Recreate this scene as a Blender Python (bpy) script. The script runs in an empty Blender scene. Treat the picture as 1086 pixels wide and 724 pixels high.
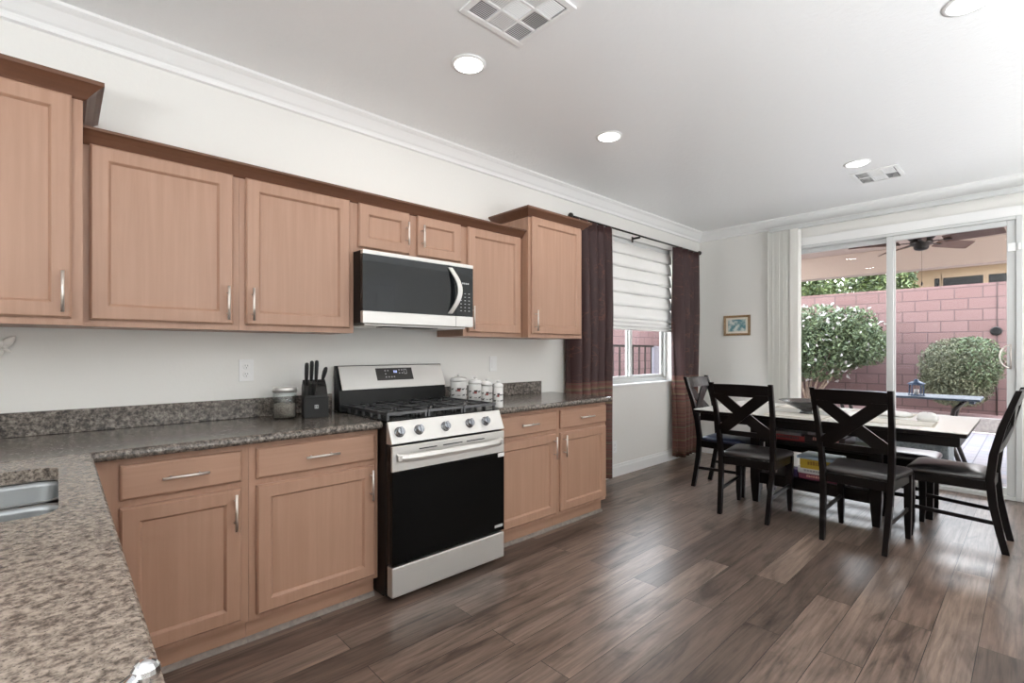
import bpy, bmesh, math, random
import numpy as np
from mathutils import Vector, Matrix
random.seed(7)
C = bpy.context.scene.collection
S = bpy.context.scene
R = math.radians
PI = math.pi

# ---------------------------------------------------------------- camera
cam_d = bpy.data.cameras.new('camera')
cam = bpy.data.objects.new('camera', cam_d); C.objects.link(cam)
cam.location = (0, -2.9022, 1.2731)
cam.rotation_euler = (R(90), 0, -R(42.9726))
cam_d.sensor_width = 36.0
cam_d.lens = 516.22 / 1086 * 36.0
cam_d.shift_y = (371.98 - 362.0) / 1086
cam_d.clip_start = 0.05; cam_d.clip_end = 200
S.camera = cam

# ---------------------------------------------------------------- exposure, world
S.view_settings.view_transform = 'Standard'
S.view_settings.look = 'None'
S.view_settings.exposure = 0.14
S.view_settings.gamma = 1.0
S.view_settings.use_curve_mapping = False
S.cycles.use_denoising = True
S.cycles.max_bounces = 10
S.cycles.diffuse_bounces = 5
S.cycles.glossy_bounces = 4
S.cycles.transmission_bounces = 6
S.cycles.transparent_max_bounces = 16
S.cycles.sample_clamp_indirect = 6.0
S.cycles.caustics_reflective = False
S.cycles.caustics_refractive = False

world = bpy.data.worlds.new('sky'); S.world = world; world.use_nodes = True
wn = world.node_tree.nodes; wl = world.node_tree.links; wn.clear()
wo = wn.new('ShaderNodeOutputWorld'); wb = wn.new('ShaderNodeBackground')
wt = wn.new('ShaderNodeTexCoord'); wsx = wn.new('ShaderNodeSeparateXYZ'); wr = wn.new('ShaderNodeValToRGB')
wr.color_ramp.elements[0].color = (1.0, 0.99, 0.97, 1); wr.color_ramp.elements[0].position = 0.0
wr.color_ramp.elements[1].color = (0.74, 0.84, 1.0, 1); wr.color_ramp.elements[1].position = 0.8
wb.inputs['Strength'].default_value = 12.0
wl.new(wt.outputs['Generated'], wsx.inputs[0]); wl.new(wsx.outputs['Z'], wr.inputs[0])
wl.new(wr.outputs[0], wb.inputs['Color']); wl.new(wb.outputs[0], wo.inputs['Surface'])

def lamp(name, kind, loc, rot, power, color=(1, 1, 1), **k):
    d = bpy.data.lights.new(name, kind); d.energy = power; d.color = color
    for a, b in k.items(): setattr(d, a, b)
    o = bpy.data.objects.new(name, d); C.objects.link(o); o.location = loc; o.rotation_euler = rot
    return o
# sun, high over the house, reaching the garden wall above the patio roof shade
lamp('sun', 'SUN', (0, 0, 10), (R(0), R(-38), R(12)), 0.7, (1.0, 0.95, 0.88), angle=R(2.5))
# added unseen area fills, not room lamps, aimed up to brighten ceiling and walls
lamp('added_ceiling_fill', 'AREA', (1.4, -4.55, 1.0), (R(180), 0, 0), 98, (0.93, 0.965, 1.0), shape='RECTANGLE', size=1.5, size_y=1.0)
lamp('added_ceiling_fill', 'AREA', (-1.8, -3.5, 1.2), (R(180), 0, 0), 122, (0.93, 0.965, 1.0), shape='RECTANGLE', size=1.0, size_y=1.0)
lamp('added_ceiling_fill', 'AREA', (4.3, -4.6, 0.4), (R(180), 0, 0), 66, (0.93, 0.965, 1.0), shape='RECTANGLE', size=1.6, size_y=1.2)

# ---------------------------------------------------------------- materials
def mat(name, base=(0.8, 0.8, 0.8), rough=0.5, metal=0.0, spec=0.5, coat=0.0, emit=None, es=0.0, ior=1.5):
    m = bpy.data.materials.new(name); m.use_nodes = True
    b = m.node_tree.nodes['Principled BSDF']
    b.inputs['Base Color'].default_value = (*base, 1); b.inputs['Roughness'].default_value = rough
    b.inputs['Metallic'].default_value = metal; b.inputs['Specular IOR Level'].default_value = spec
    b.inputs['Coat Weight'].default_value = coat; b.inputs['IOR'].default_value = ior
    if emit: b.inputs['Emission Color'].default_value = (*emit, 1); b.inputs['Emission Strength'].default_value = es
    return m
def nodes(m): return m.node_tree.nodes, m.node_tree.links, m.node_tree.nodes['Principled BSDF']
def N(m, t, **k):
    n = m.node_tree.nodes.new(t)
    for a, b in k.items(): setattr(n, a, b)
    return n
def coords(m, scale=(1, 1, 1), kind='Object', rot=(0, 0, 0)):
    t = N(m, 'ShaderNodeTexCoord'); p = N(m, 'ShaderNodeMapping')
    p.inputs['Scale'].default_value = scale; p.inputs['Rotation'].default_value = rot
    m.node_tree.links.new(t.outputs[kind], p.inputs[0]); return p.outputs[0]
def ramp(m, fac, stops):
    r = N(m, 'ShaderNodeValToRGB'); e = r.color_ramp.elements
    while len(e) < len(stops): e.new(0.5)
    for i, (p, c) in enumerate(stops): e[i].position = p; e[i].color = (*c, 1)
    m.node_tree.links.new(fac, r.inputs[0]); return r.outputs[0]
def noise(m, vec, scale=5, detail=3, rough=0.5, dist=0.0):
    n = N(m, 'ShaderNodeTexNoise'); n.inputs['Scale'].default_value = scale; n.inputs['Detail'].default_value = detail
    n.inputs['Roughness'].default_value = rough; n.inputs['Distortion'].default_value = dist
    m.node_tree.links.new(vec, n.inputs['Vector']); return n.outputs['Fac']
def bump(m, h, strength=0.2, dist=0.01):
    b = N(m, 'ShaderNodeBump'); b.inputs['Strength'].default_value = strength; b.inputs['Distance'].default_value = dist
    m.node_tree.links.new(h, b.inputs['Height']); m.node_tree.links.new(b.outputs[0], nodes(m)[2].inputs['Normal'])
def mixc(m, fac, a, b, mode='MIX'):
    x = N(m, 'ShaderNodeMix', data_type='RGBA', blend_type=mode)
    L = m.node_tree.links
    if isinstance(fac, float): x.inputs[0].default_value = fac
    else: L.new(fac, x.inputs[0])
    for s, i in ((a, 6), (b, 7)):
        if isinstance(s, tuple): x.inputs[i].default_value = (*s, 1)
        else: L.new(s, x.inputs[i])
    return x.outputs[2]

def wood(name, c1, c2, scale, rough=0.42, contrast=1.0):
    m = mat(name, c1, rough); n, l, b = nodes(m)
    v = coords(m, scale)
    f = noise(m, v, 1.0, 5, 0.6, 0.35)
    c = ramp(m, f, [(0.34, c1), (0.62, c2)])
    v2 = coords(m, (1.6, 1.6, 1.1)); f2 = noise(m, v2, 1.3, 2)
    c3 = mixc(m, f2, c, tuple(x * 0.90 for x in c1))
    l.new(c3, b.inputs['Base Color']); return m
M = {}
M['wood'] = wood('maple_vertical_grain', (0.445, 0.265, 0.183), (0.345, 0.190, 0.122), (38, 38, 1.6))
M['wood_h'] = wood('maple_horizontal_grain', (0.445, 0.265, 0.183), (0.345, 0.190, 0.122), (1.6, 38, 38))
M['wood_dark'] = wood('shade_painted_crown_wood', (0.150, 0.066, 0.036), (0.105, 0.044, 0.024), (1.5, 40, 40), 0.4)  # shade on the down-facing crown is put into this dark wood colour
M['wood_line'] = mat('shadowed_bead_wood', (0.30, 0.17, 0.11), 0.5)

m = mat('painted_wall', (0.80, 0.788, 0.755), 0.6); M['wall'] = m
bump(m, noise(m, coords(m), 60, 3), 0.12, 0.004)
m = mat('painted_ceiling', (0.86, 0.865, 0.86), 0.38); M['ceiling'] = m
bump(m, ramp(m, noise(m, coords(m), 30, 4, 0.55, 0.4), [(0.42, (0, 0, 0)), (0.58, (1, 1, 1))]), 0.22, 0.003)
M['white'] = mat('white_trim_paint', (0.84, 0.84, 0.83), 0.35)
M['vinyl'] = mat('white_vinyl_frame', (0.62, 0.63, 0.62), 0.35)
M['plastic'] = mat('white_plastic', (0.85, 0.85, 0.84), 0.3)
M['slot'] = mat('dark_slot', (0.03, 0.03, 0.03), 0.6)

def floor_mat():
    m = mat('plank_floor', (0.1, 0.07, 0.06), 0.3); n, l, b = nodes(m)
    v = coords(m)
    br = N(m, 'ShaderNodeTexBrick'); br.offset = 0.37; br.offset_frequency = 2
    br.inputs['Color1'].default_value = (0, 0, 0, 1); br.inputs['Color2'].default_value = (1, 1, 1, 1)
    br.inputs['Mortar'].default_value = (0.5, 0.5, 0.5, 1)
    br.inputs['Scale'].default_value = 1; br.inputs['Mortar Size'].default_value = 0.0016
    br.inputs['Mortar Smooth'].default_value = 0.1; br.inputs['Bias'].default_value = 0
    br.inputs['Brick Width'].default_value = 1.45; br.inputs['Row Height'].default_value = 0.152
    l.new(v, br.inputs['Vector'])
    # offset the grain per plank
    sx = N(m, 'ShaderNodeSeparateColor'); l.new(br.outputs['Color'], sx.inputs[0])
    add = N(m, 'ShaderNodeVectorMath', operation='MULTIPLY_ADD')
    l.new(br.outputs['Color'], add.inputs[0]); add.inputs[1].default_value = (7, 13, 3); l.new(v, add.inputs[2])
    mp = N(m, 'ShaderNodeMapping'); mp.inputs['Scale'].default_value = (1.8, 34, 1); l.new(add.outputs[0], mp.inputs[0])
    g = noise(m, mp.outputs[0], 1.5, 6, 0.65, 0.6)
    mp2 = N(m, 'ShaderNodeMapping'); mp2.inputs['Scale'].default_value = (1.2, 5, 1); l.new(add.outputs[0], mp2.inputs[0])
    g2 = noise(m, mp2.outputs[0], 1.4, 4, 0.6, 1.0)
    base = ramp(m, sx.outputs[0], [(0.0, (0.095, 0.067, 0.053)), (0.35, (0.155, 0.112, 0.090)), (0.7, (0.215, 0.158, 0.126)), (1.0, (0.140, 0.094, 0.073))])
    gr = ramp(m, g, [(0.25, (0.45, 0.44, 0.43)), (0.5, (0.97, 0.97, 0.97)), (0.75, (1.42, 1.41, 1.40))])
    c = mixc(m, 1.0, base, gr, 'MULTIPLY')
    gr2 = ramp(m, g2, [(0.30, (0.42, 0.40, 0.39)), (0.48, (0.95, 0.95, 0.95)), (0.75, (1.30, 1.29, 1.27))])
    c = mixc(m, 1.0, c, gr2, 'MULTIPLY')
    c = mixc(m, br.outputs['Fac'], c, (0.028, 0.02, 0.017))
    l.new(c, b.inputs['Base Color'])
    l.new(ramp(m, g, [(0.3, (0.36, 0.36, 0.36)), (0.7, (0.29, 0.29, 0.29))]), b.inputs['Roughness'])
    inv = N(m, 'ShaderNodeMath', operation='SUBTRACT'); inv.inputs[0].default_value = 1; l.new(br.outputs['Fac'], inv.inputs[1])
    bump(m, inv.outputs[0], 0.25, 0.002)
    return m
M['floor'] = floor_mat()

def granite(name, cols, scale, rough=0.18):
    m = mat(name, cols[1], rough); n, l, b = nodes(m)
    v = coords(m)
    a = noise(m, v, scale, 4, 0.65)
    c = ramp(m, a, [(0.36, cols[0]), (0.46, cols[1]), (0.55, cols[2]), (0.66, cols[3])])
    a2 = noise(m, v, scale * 2.3, 2, 0.5)
    k = ramp(m, a2, [(0.60, (0, 0, 0)), (0.68, (1, 1, 1))])
    c = mixc(m, k, c, cols[4])
    l.new(c, b.inputs['Base Color']); return m
M['granite'] = granite('grey_brown_granite', [(0.035, 0.030, 0.027), (0.105, 0.090, 0.078), (0.185, 0.158, 0.135), (0.30, 0.265, 0.235), (0.03, 0.027, 0.025)], 62)
M['granite_light'] = granite('beige_granite', [(0.075, 0.062, 0.052), (0.19, 0.158, 0.132), (0.30, 0.255, 0.214), (0.39, 0.335, 0.285), (0.08, 0.068, 0.058)], 88, 0.2)

def brushed(name, col, rough, sc):
    m = mat(name, col, rough, 1.0); n, l, b = nodes(m)
    f = noise(m, coords(m, sc), 1, 3)
    l.new(ramp(m, f, [(0.3, (rough * 0.95,) * 3), (0.7, (rough * 1.05,) * 3)]), b.inputs['Roughness']); return m
M['steel'] = brushed('brushed_stainless', (0.72, 0.705, 0.68), 0.52, (3, 400, 400))
M['steel_v'] = brushed('brushed_stainless_sink', (0.30, 0.31, 0.315), 0.38, (200, 200, 3))
M['nickel'] = mat('brushed_nickel', (0.80, 0.75, 0.70), 0.42, 1.0)
M['chrome'] = mat('chrome', (0.85, 0.86, 0.88), 0.08, 1.0)
M['black_gloss'] = mat('black_gloss', (0.004, 0.004, 0.004), 0.22, spec=0.35)
M['dark_glass'] = mat('dark_oven_glass', (0.002, 0.002, 0.002), 0.12, spec=0.12)
M['micro_glass'] = mat('dark_microwave_glass', (0.012, 0.014, 0.016), 0.03, spec=0.5)
M['black'] = mat('black_enamel', (0.004, 0.004, 0.004), 0.35, spec=0.3)
M['iron'] = mat('cast_iron_grate', (0.035, 0.035, 0.037), 0.33, spec=0.9)
M['panel'] = mat('dark_control_panel', (0.035, 0.032, 0.03), 0.3)
M['mark'] = mat('pale_printed_mark', (0.45, 0.45, 0.45), 0.5)
M['digit'] = mat('lit_display', (0.3, 0.35, 0.6), 0.4, emit=(0.55, 0.65, 1.0), es=0.8)
M['espresso'] = mat('espresso_lacquer', (0.005, 0.0038, 0.0038), 0.30, spec=0.25)
m = mat('black_leather_seat', (0.025, 0.022, 0.022), 0.30, spec=1.0); M['leather'] = m
bump(m, noise(m, coords(m), 350, 2), 0.1, 0.001)
M['leather_blue'] = mat('navy_leather_seat', (0.012, 0.02, 0.05), 0.35, spec=0.8)
M['tabletop'] = mat('glare_painted_tabletop', (0.72, 0.70, 0.66), 0.22, spec=0.6)  # pale base colour stands in for door glare on a dark top

def curtain_mat():
    m = mat('patterned_curtain_cloth', (0.05, 0.02, 0.017), 0.6); n, l, b = nodes(m)
    t = N(m, 'ShaderNodeTexCoord'); s = N(m, 'ShaderNodeSeparateXYZ'); l.new(t.outputs['Object'], s.inputs[0])
    # upper: brown with coppery leaf sprigs
    mp = N(m, 'ShaderNodeMapping'); mp.inputs['Scale'].default_value = (1, 0.1, 1); l.new(t.outputs['Object'], mp.inputs[0])
    w = N(m, 'ShaderNodeTexVoronoi', feature='DISTANCE_TO_EDGE'); w.inputs['Scale'].default_value = 11
    dn = N(m, 'ShaderNodeTexNoise'); dn.inputs['Scale'].default_value = 9; l.new(mp.outputs[0], dn.inputs['Vector'])
    mx = N(m, 'ShaderNodeVectorMath', operation='MULTIPLY_ADD'); l.new(dn.outputs['Color'], mx.inputs[0]); mx.inputs[1].default_value = (0.18, 0.18, 0.18); l.new(mp.outputs[0], mx.inputs[2])
    l.new(mx.outputs[0], w.inputs['Vector'])
    k = ramp(m, w.outputs['Distance'], [(0.0, (1, 1, 1)), (0.05, (0, 0, 0))])
    msk = ramp(m, noise(m, mp.outputs[0], 6, 2), [(0.48, (0, 0, 0)), (0.56, (0.55, 0.55, 0.55))])
    kk = mixc(m, 1.0, k, msk, 'MULTIPLY')
    up = mixc(m, kk, (0.040, 0.014, 0.014), (0.17, 0.065, 0.042))
    # lower: horizontal stripes
    zz = N(m, 'ShaderNodeCombineXYZ'); l.new(s.outputs['Z'], zz.inputs[2])
    sn = noise(m, zz.outputs[0], 34, 3, 0.7)
    st = ramp(m, sn, [(0.34, (0.03, 0.02, 0.02)), (0.42, (0.10, 0.022, 0.025)), (0.50, (0.15, 0.065, 0.045)), (0.56, (0.07, 0.055, 0.04)), (0.62, (0.24, 0.18, 0.09)), (0.68, (0.12, 0.035, 0.03))])
    lt = N(m, 'ShaderNodeMath', operation='LESS_THAN'); l.new(s.outputs['Z'], lt.inputs[0]); lt.inputs[1].default_value = 0.99
    l.new(mixc(m, lt.outputs[0], up, st), b.inputs['Base Color'])
    return m
M['curtain'] = curtain_mat()

def cloth_translucent(name, col, tr):
    m = bpy.data.materials.new(name); m.use_nodes = True; n = m.node_tree.nodes; l = m.node_tree.links; n.clear()
    o = n.new('ShaderNodeOutputMaterial'); d = n.new('ShaderNodeBsdfDiffuse'); t = n.new('ShaderNodeBsdfTranslucent'); x = n.new('ShaderNodeMixShader')
    d.inputs[0].default_value = (*col, 1); t.inputs[0].default_value = (*col, 1); x.inputs[0].default_value = tr
    l.new(d.outputs[0], x.inputs[1]); l.new(t.outputs[0], x.inputs[2]); l.new(x.outputs[0], o.inputs[0]); return m
M['shade'] = cloth_translucent('white_roman_shade_cloth', (0.82, 0.81, 0.79), 0.29)
M['vane'] = cloth_translucent('ivory_vertical_vane', (0.90, 0.89, 0.85), 0.2)

def glass_mat(name, tint=(1, 1, 1), lo=0.02, hi=0.02):
    m = bpy.data.materials.new(name); m.use_nodes = True; n = m.node_tree.nodes; l = m.node_tree.links; n.clear()
    o = n.new('ShaderNodeOutputMaterial'); t = n.new('ShaderNodeBsdfTransparent'); g = n.new('ShaderNodeBsdfGlossy'); x = n.new('ShaderNodeMixShader')
    f = n.new('ShaderNodeLayerWeight'); f.inputs[0].default_value = 0.5
    pw = n.new('ShaderNodeMath'); pw.operation = 'POWER'; pw.inputs[1].default_value = 4.0; l.new(f.outputs['Facing'], pw.inputs[0])
    ma = n.new('ShaderNodeMath'); ma.operation = 'MULTIPLY_ADD'; ma.inputs[1].default_value = hi - lo; ma.inputs[2].default_value = lo; l.new(pw.outputs[0], ma.inputs[0])
    t.inputs[0].default_value = (*tint, 1); g.inputs['Roughness'].default_value = 0.0
    l.new(ma.outputs[0], x.inputs[0]); l.new(t.outputs[0], x.inputs[1]); l.new(g.outputs[0], x.inputs[2]); l.new(x.outputs[0], o.inputs[0]); return m
M['pane'] = glass_mat('window_glass', (0.985, 0.99, 0.985), 0.012, 0.03)
M['jar_glass'] = glass_mat('jar_glass', (0.93, 0.95, 0.95), 0.05, 0.6)

def block_mat():
    m = mat('pink_block_wall', (0.5, 0.3, 0.28), 0.9); n, l, b = nodes(m)
    t = N(m, 'ShaderNodeTexCoord'); s = N(m, 'ShaderNodeSeparateXYZ'); l.new(t.outputs['Object'], s.inputs[0])
    ad = N(m, 'ShaderNodeMath', operation='ADD'); l.new(s.outputs['X'], ad.inputs[0]); l.new(s.outputs['Y'], ad.inputs[1])
    cb = N(m, 'ShaderNodeCombineXYZ'); l.new(ad.outputs[0], cb.inputs[0]); l.new(s.outputs['Z'], cb.inputs[1])
    br = N(m, 'ShaderNodeTexBrick'); br.offset = 0.5
    br.inputs['Color1'].default_value = (0.130, 0.076, 0.071, 1); br.inputs['Color2'].default_value = (0.112, 0.062, 0.057, 1)
    br.inputs['Mortar'].default_value = (0.060, 0.036, 0.035, 1); br.inputs['Scale'].default_value = 1
    br.inputs['Mortar Size'].default_value = 0.009; br.inputs['Brick Width'].default_value = 0.378; br.inputs['Row Height'].default_value = 0.203
    br.inputs['Mortar Smooth'].default_value = 0.1
    l.new(cb.outputs[0], br.inputs['Vector'])
    f = noise(m, t.outputs['Object'], 60, 3)
    c = mixc(m, 1.0, br.outputs['Color'], ramp(m, f, [(0.3, (0.86, 0.86, 0.86)), (0.7, (1.1, 1.1, 1.1))]), 'MULTIPLY')
    l.new(c, b.inputs['Base Color']); return m
M['block'] = block_mat()
def noisy(name, c1, c2, scale, rough=0.85, lo=0.4, hi=0.6, bstr=0.0):
    m = mat(name, c1, rough); n, l, b = nodes(m)
    f = noise(m, coords(m), scale, 4, 0.6); l.new(ramp(m, f, [(lo, c1), (hi, c2)]), b.inputs['Base Color'])
    if bstr: bump(m, f, bstr, 0.01)
    return m
M['stucco'] = noisy('peach_patio_stucco', (0.46, 0.37, 0.315), (0.52, 0.42, 0.36), 80, bstr=0.2)
M['stucco_tan'] = noisy('tan_house_stucco', (0.17, 0.12, 0.075), (0.20, 0.145, 0.09), 30)
M['leaf'] = noisy('green_leaves', (0.040, 0.062, 0.026), (0.095, 0.125, 0.055), 9, 0.6)
M['leaf_dark'] = noisy('dark_green_leaves', (0.03, 0.05, 0.015), (0.085, 0.115, 0.03), 4, 0.6)
M['leaf_grey'] = noisy('grey_green_leaves', (0.075, 0.082, 0.048), (0.145, 0.150, 0.088), 12, 0.7)
M['petal'] = mat('white_petals', (0.45, 0.42, 0.41), 0.6)
M['bark'] = noisy('bark', (0.16, 0.11, 0.08), (0.28, 0.21, 0.16), 40)
M['gravel'] = noisy('red_brown_gravel', (0.10, 0.05, 0.045), (0.30, 0.19, 0.17), 55, bstr=0.8, lo=0.35, hi=0.65)
M['curb'] = noisy('concrete_curb', (0.20, 0.175, 0.16), (0.26, 0.23, 0.21), 20)
def paver_mat():
    m = mat('patio_pavers', (0.3, 0.28, 0.3), 0.75); n, l, b = nodes(m)
    br = N(m, 'ShaderNodeTexBrick'); l.new(coords(m), br.inputs['Vector']); br.offset = 0.5
    br.inputs['Color1'].default_value = (0.17, 0.165, 0.185, 1); br.inputs['Color2'].default_value = (0.21, 0.175, 0.17, 1)
    br.inputs['Mortar'].default_value = (0.09, 0.08, 0.085, 1); br.inputs['Scale'].default_value = 1
    br.inputs['Mortar Size'].default_value = 0.006; br.inputs['Brick Width'].default_value = 0.24; br.inputs['Row Height'].default_value = 0.16
    l.new(br.outputs['Color'], b.inputs['Base Color']); return m
M['paver'] = paver_mat()
M['slate'] = mat('blue_grey_paint', (0.055, 0.075, 0.105), 0.5, spec=0.3)
M['lantern_blue'] = mat('dark_blue_metal', (0.03, 0.06, 0.12), 0.5)
M['dark_metal'] = mat('dark_bronze_metal', (0.03, 0.025, 0.022), 0.4, 0.6)
M['fan_wood'] = mat('brown_fan_blade', (0.13, 0.07, 0.05), 0.5)
M['gate'] = mat('grey_gate_panel', (0.20, 0.19, 0.22), 0.7)
M['far_window'] = mat('dark_far_window', (0.008, 0.008, 0.008), 0.3, spec=0.05)
M['ceramic'] = mat('white_ceramic', (0.80, 0.79, 0.77), 0.22)
M['cow_black'] = mat('black_paint_spot', (0.03, 0.03, 0.03), 0.4)
M['barn_red'] = mat('red_paint_spot', (0.30, 0.05, 0.04), 0.4)
M['knife'] = mat('black_knife_handle', (0.012, 0.012, 0.012), 0.4)
M['block_black'] = noisy('black_stained_block', (0.006, 0.006, 0.005), (0.012, 0.011, 0.010), 60, 0.5)
M['block_plate'] = mat('charcoal_front_plate', (0.014, 0.014, 0.014), 0.45, spec=0.3)
M['gold_frame'] = noisy('bronze_gilt_frame', (0.22, 0.13, 0.06), (0.34, 0.22, 0.11), 60, 0.45)
M['mat_board'] = mat('cream_mat_board', (0.78, 0.72, 0.62), 0.8)
M['picture'] = noisy('blue_green_scene_print', (0.10, 0.24, 0.27), (0.62, 0.66, 0.62), 22, 0.6)
M['linen'] = noisy('pale_woven_linen', (0.60, 0.57, 0.51), (0.68, 0.65, 0.59), 150, 0.8)
M['linen_border'] = mat('tan_linen_border', (0.40, 0.36, 0.29), 0.8)
M['napkin'] = mat('white_napkin', (0.82, 0.81, 0.79), 0.8)
M['bowl'] = mat('dark_glazed_bowl', (0.06, 0.06, 0.06), 0.2)
M['lens'] = mat('lit_lamp_lens', (1, 1, 1), 0.5, emit=(1.0, 0.97, 0.92), es=7.0)
for nm, c in dict(box_red=(0.22, 0.02, 0.02), box_dark=(0.03, 0.02, 0.02), box_white=(0.62, 0.62, 0.62), box_yellow=(0.50, 0.34, 0.03), box_blue=(0.35, 0.45, 0.55),
                  box_maroon=(0.16, 0.03, 0.06), box_grey=(0.30, 0.31, 0.33), box_purple=(0.06, 0.04, 0.12), text_pink=(0.6, 0.3, 0.25), text_gold=(0.25, 0.13, 0.02)).items():
    M[nm] = mat('card_' + nm, c, 0.4)

# ---------------------------------------------------------------- geometry helpers
def mesh_obj(name, bm, m, parent=None, smooth=False, bevel=0.0, seg=2):
    bmesh.ops.recalc_face_normals(bm, faces=bm.faces[:])
    me = bpy.data.meshes.new(name); bm.to_mesh(me); bm.free()
    for mm in (m if isinstance(m, (list, tuple)) else [m]): me.materials.append(mm)
    if smooth:
        for p in me.polygons: p.use_smooth = True
    o = bpy.data.objects.new(name, me); C.objects.link(o)
    if parent is not None: o.parent = parent
    if bevel > 0:
        b = o.modifiers.new('edge', 'BEVEL'); b.width = bevel; b.segments = seg; b.limit_method = 'ANGLE'; b.angle_limit = R(40)
    return o
def box(bm, x0, x1, y0, y1, z0, z1, mi=0):
    if x0 > x1: x0, x1 = x1, x0
    if y0 > y1: y0, y1 = y1, y0
    if z0 > z1: z0, z1 = z1, z0
    v = [bm.verts.new(p) for p in ((x0, y0, z0), (x1, y0, z0), (x1, y1, z0), (x0, y1, z0), (x0, y0, z1), (x1, y0, z1), (x1, y1, z1), (x0, y1, z1))]
    for f in ((3, 2, 1, 0), (4, 5, 6, 7), (0, 1, 5, 4), (1, 2, 6, 5), (2, 3, 7, 6), (3, 0, 4, 7)):
        bm.faces.new([v[i] for i in f]).material_index = mi
    return v
def rings(bm, rs, closed=False, caps=True, mi=0, smooth=False):
    """loft through rings (lists of equal point counts)"""
    V = [[bm.verts.new(p) for p in r] for r in rs]; n = len(V[0])
    pairs = list(zip(V[:-1], V[1:])) + ([(V[-1], V[0])] if closed else [])
    for a, b in pairs:
        for i in range(n):
            f = bm.faces.new((a[i], a[(i + 1) % n], b[(i + 1) % n], b[i])); f.material_index = mi; f.smooth = smooth
    if caps and not closed:
        bm.faces.new(V[0][::-1]).material_index = mi; bm.faces.new(V[-1]).material_index = mi
    return V
def lathe(bm, prof, c=(0, 0, 0), n=28, mi=0, axis='z', smooth=True, closed=False):
    rs = []
    for r, h in prof:
        ring = []
        for i in range(n):
            a = 2 * PI * i / n; x, y = r * math.cos(a), r * math.sin(a)
            p = {'z': (x, y, h), 'y': (x, h, y), 'x': (h, x, y)}[axis]
            ring.append((c[0] + p[0], c[1] + p[1], c[2] + p[2]))
        rs.append(ring)
    return rings(bm, rs, caps=True, closed=closed, mi=mi, smooth=smooth)
def tube(bm, pts, r, n=10, mi=0, smooth=True):
    pts = [Vector(p) for p in pts]; rs = []
    rad = r if isinstance(r, (list, tuple)) else [r] * len(pts)
    prev = None
    for i, p in enumerate(pts):
        d = (pts[min(i + 1, len(pts) - 1)] - pts[max(i - 1, 0)]).normalized()
        if prev is None:
            u = d.orthogonal().normalized()
        else:
            u = (prev - d * prev.dot(d)).normalized()
        prev = u; w = d.cross(u)
        rs.append([tuple(p + (u * math.cos(2 * PI * k / n) + w * math.sin(2 * PI * k / n)) * rad[i]) for k in range(n)])
    rings(bm, rs, mi=mi, smooth=smooth)
def bar(bm, a, b, w, t, up=(0, 0, 1), mi=0):
    """rectangular bar from a to b; w across, t along up"""
    a, b = Vector(a), Vector(b); d = (b - a).normalized(); up = Vector(up); s = d.cross(up).normalized(); u = s.cross(d).normalized()
    rs = [[tuple(p + s * x * w / 2 + u * y * t / 2) for x, y in ((-1, -1), (1, -1), (1, 1), (-1, 1))] for p in (a, b)]
    rings(bm, rs, mi=mi)
def prism(bm, poly, axis, a, b, mi=0):
    """poly in the two other axes (cyclic order) extruded along axis from a to b"""
    def P(u, v, t): return {'x': (t, u, v), 'y': (u, t, v), 'z': (u, v, t)}[axis]
    rings(bm, [[P(u, v, a) for u, v in poly], [P(u, v, b) for u, v in poly]], mi=mi)
def nb(): return bmesh.new()
def bx(name, m, dims, parent=None, bevel=0.0, **k):
    bm = nb(); box(bm, *dims); return mesh_obj(name, bm, m, parent, bevel=bevel, **k)
def thing(name, label, cat, loc=(0, 0, 0), rz=0.0, group=None):
    o = bpy.data.objects.new(name, None); C.objects.link(o); o.empty_display_size = 0.1
    o.location = loc; o.rotation_euler = (0, 0, rz); o['label'] = label; o['category'] = cat
    if group: o['group'] = group
    return o
def tag(o, label, cat, group=None, kind=None):
    o['label'] = label; o['category'] = cat
    if group: o['group'] = group
    if kind: o['kind'] = kind
    return o
def struct(o, label=None):
    o['kind'] = 'structure'
    if label: o['label'] = label; o['category'] = 'room shell'
    return o
def dup(root, loc, rz, label, group=None):
    r = root.copy(); C.objects.link(r); r.location = loc; r.rotation_euler = (0, 0, rz); r['label'] = label
    if group: r['group'] = group
    for ch in list(root.children):
        c = ch.copy(); C.objects.link(c); c.parent = r
        for g in list(ch.children):
            d = g.copy(); C.objects.link(d); d.parent = c
    return r

H = 2.753; XF = 5.95; YS = -5.4; XW = -3.2
# ---------------------------------------------------------------- room shell
struct(bx('floor', M['floor'], (XW, XF + 0.15, YS, 0.15, -0.1, 0.0)), 'dark brown wood plank floor')
struct(bx('ceiling', M['ceiling'], (XW, XF + 0.15, YS, 0.15, H, H + 0.12)), 'pale textured ceiling')
WX0, WX1, WZ0, WZ1 = 3.77, 5.30, 0.925, 2.45
bm = nb()
box(bm, XW, WX0, 0, 0.15, 0, H); box(bm, WX1, XF + 0.15, 0, 0.15, 0, H); box(bm, WX0, WX1, 0, 0.15, 0, WZ0); box(bm, WX0, WX1, 0, 0.15, WZ1, H)
struct(mesh_obj('wall_north', bm, M['wall']), 'off-white kitchen wall with the dining window')
DY0, DY1, DZ = -2.83, -1.0, 2.42
bm = nb()
box(bm, XF, XF + 0.15, YS, DY0, 0, H); box(bm, XF, XF + 0.15, DY1, 0.0, 0, H); box(bm, XF, XF + 0.15, DY0, DY1, DZ, H)
struct(mesh_obj('wall_east', bm, M['wall']), 'off-white wall around the sliding patio door')
bm = nb()
box(bm, XW - 0.15, XW, YS, 0.15, 0, H)
struct(mesh_obj('wall_west', bm, M['wall']))
bm = nb()
box(bm, XW - 0.15, XF + 0.15, YS - 0.15, YS, 0, H)
struct(mesh_obj('wall_south', bm, M['wall']))

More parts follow.
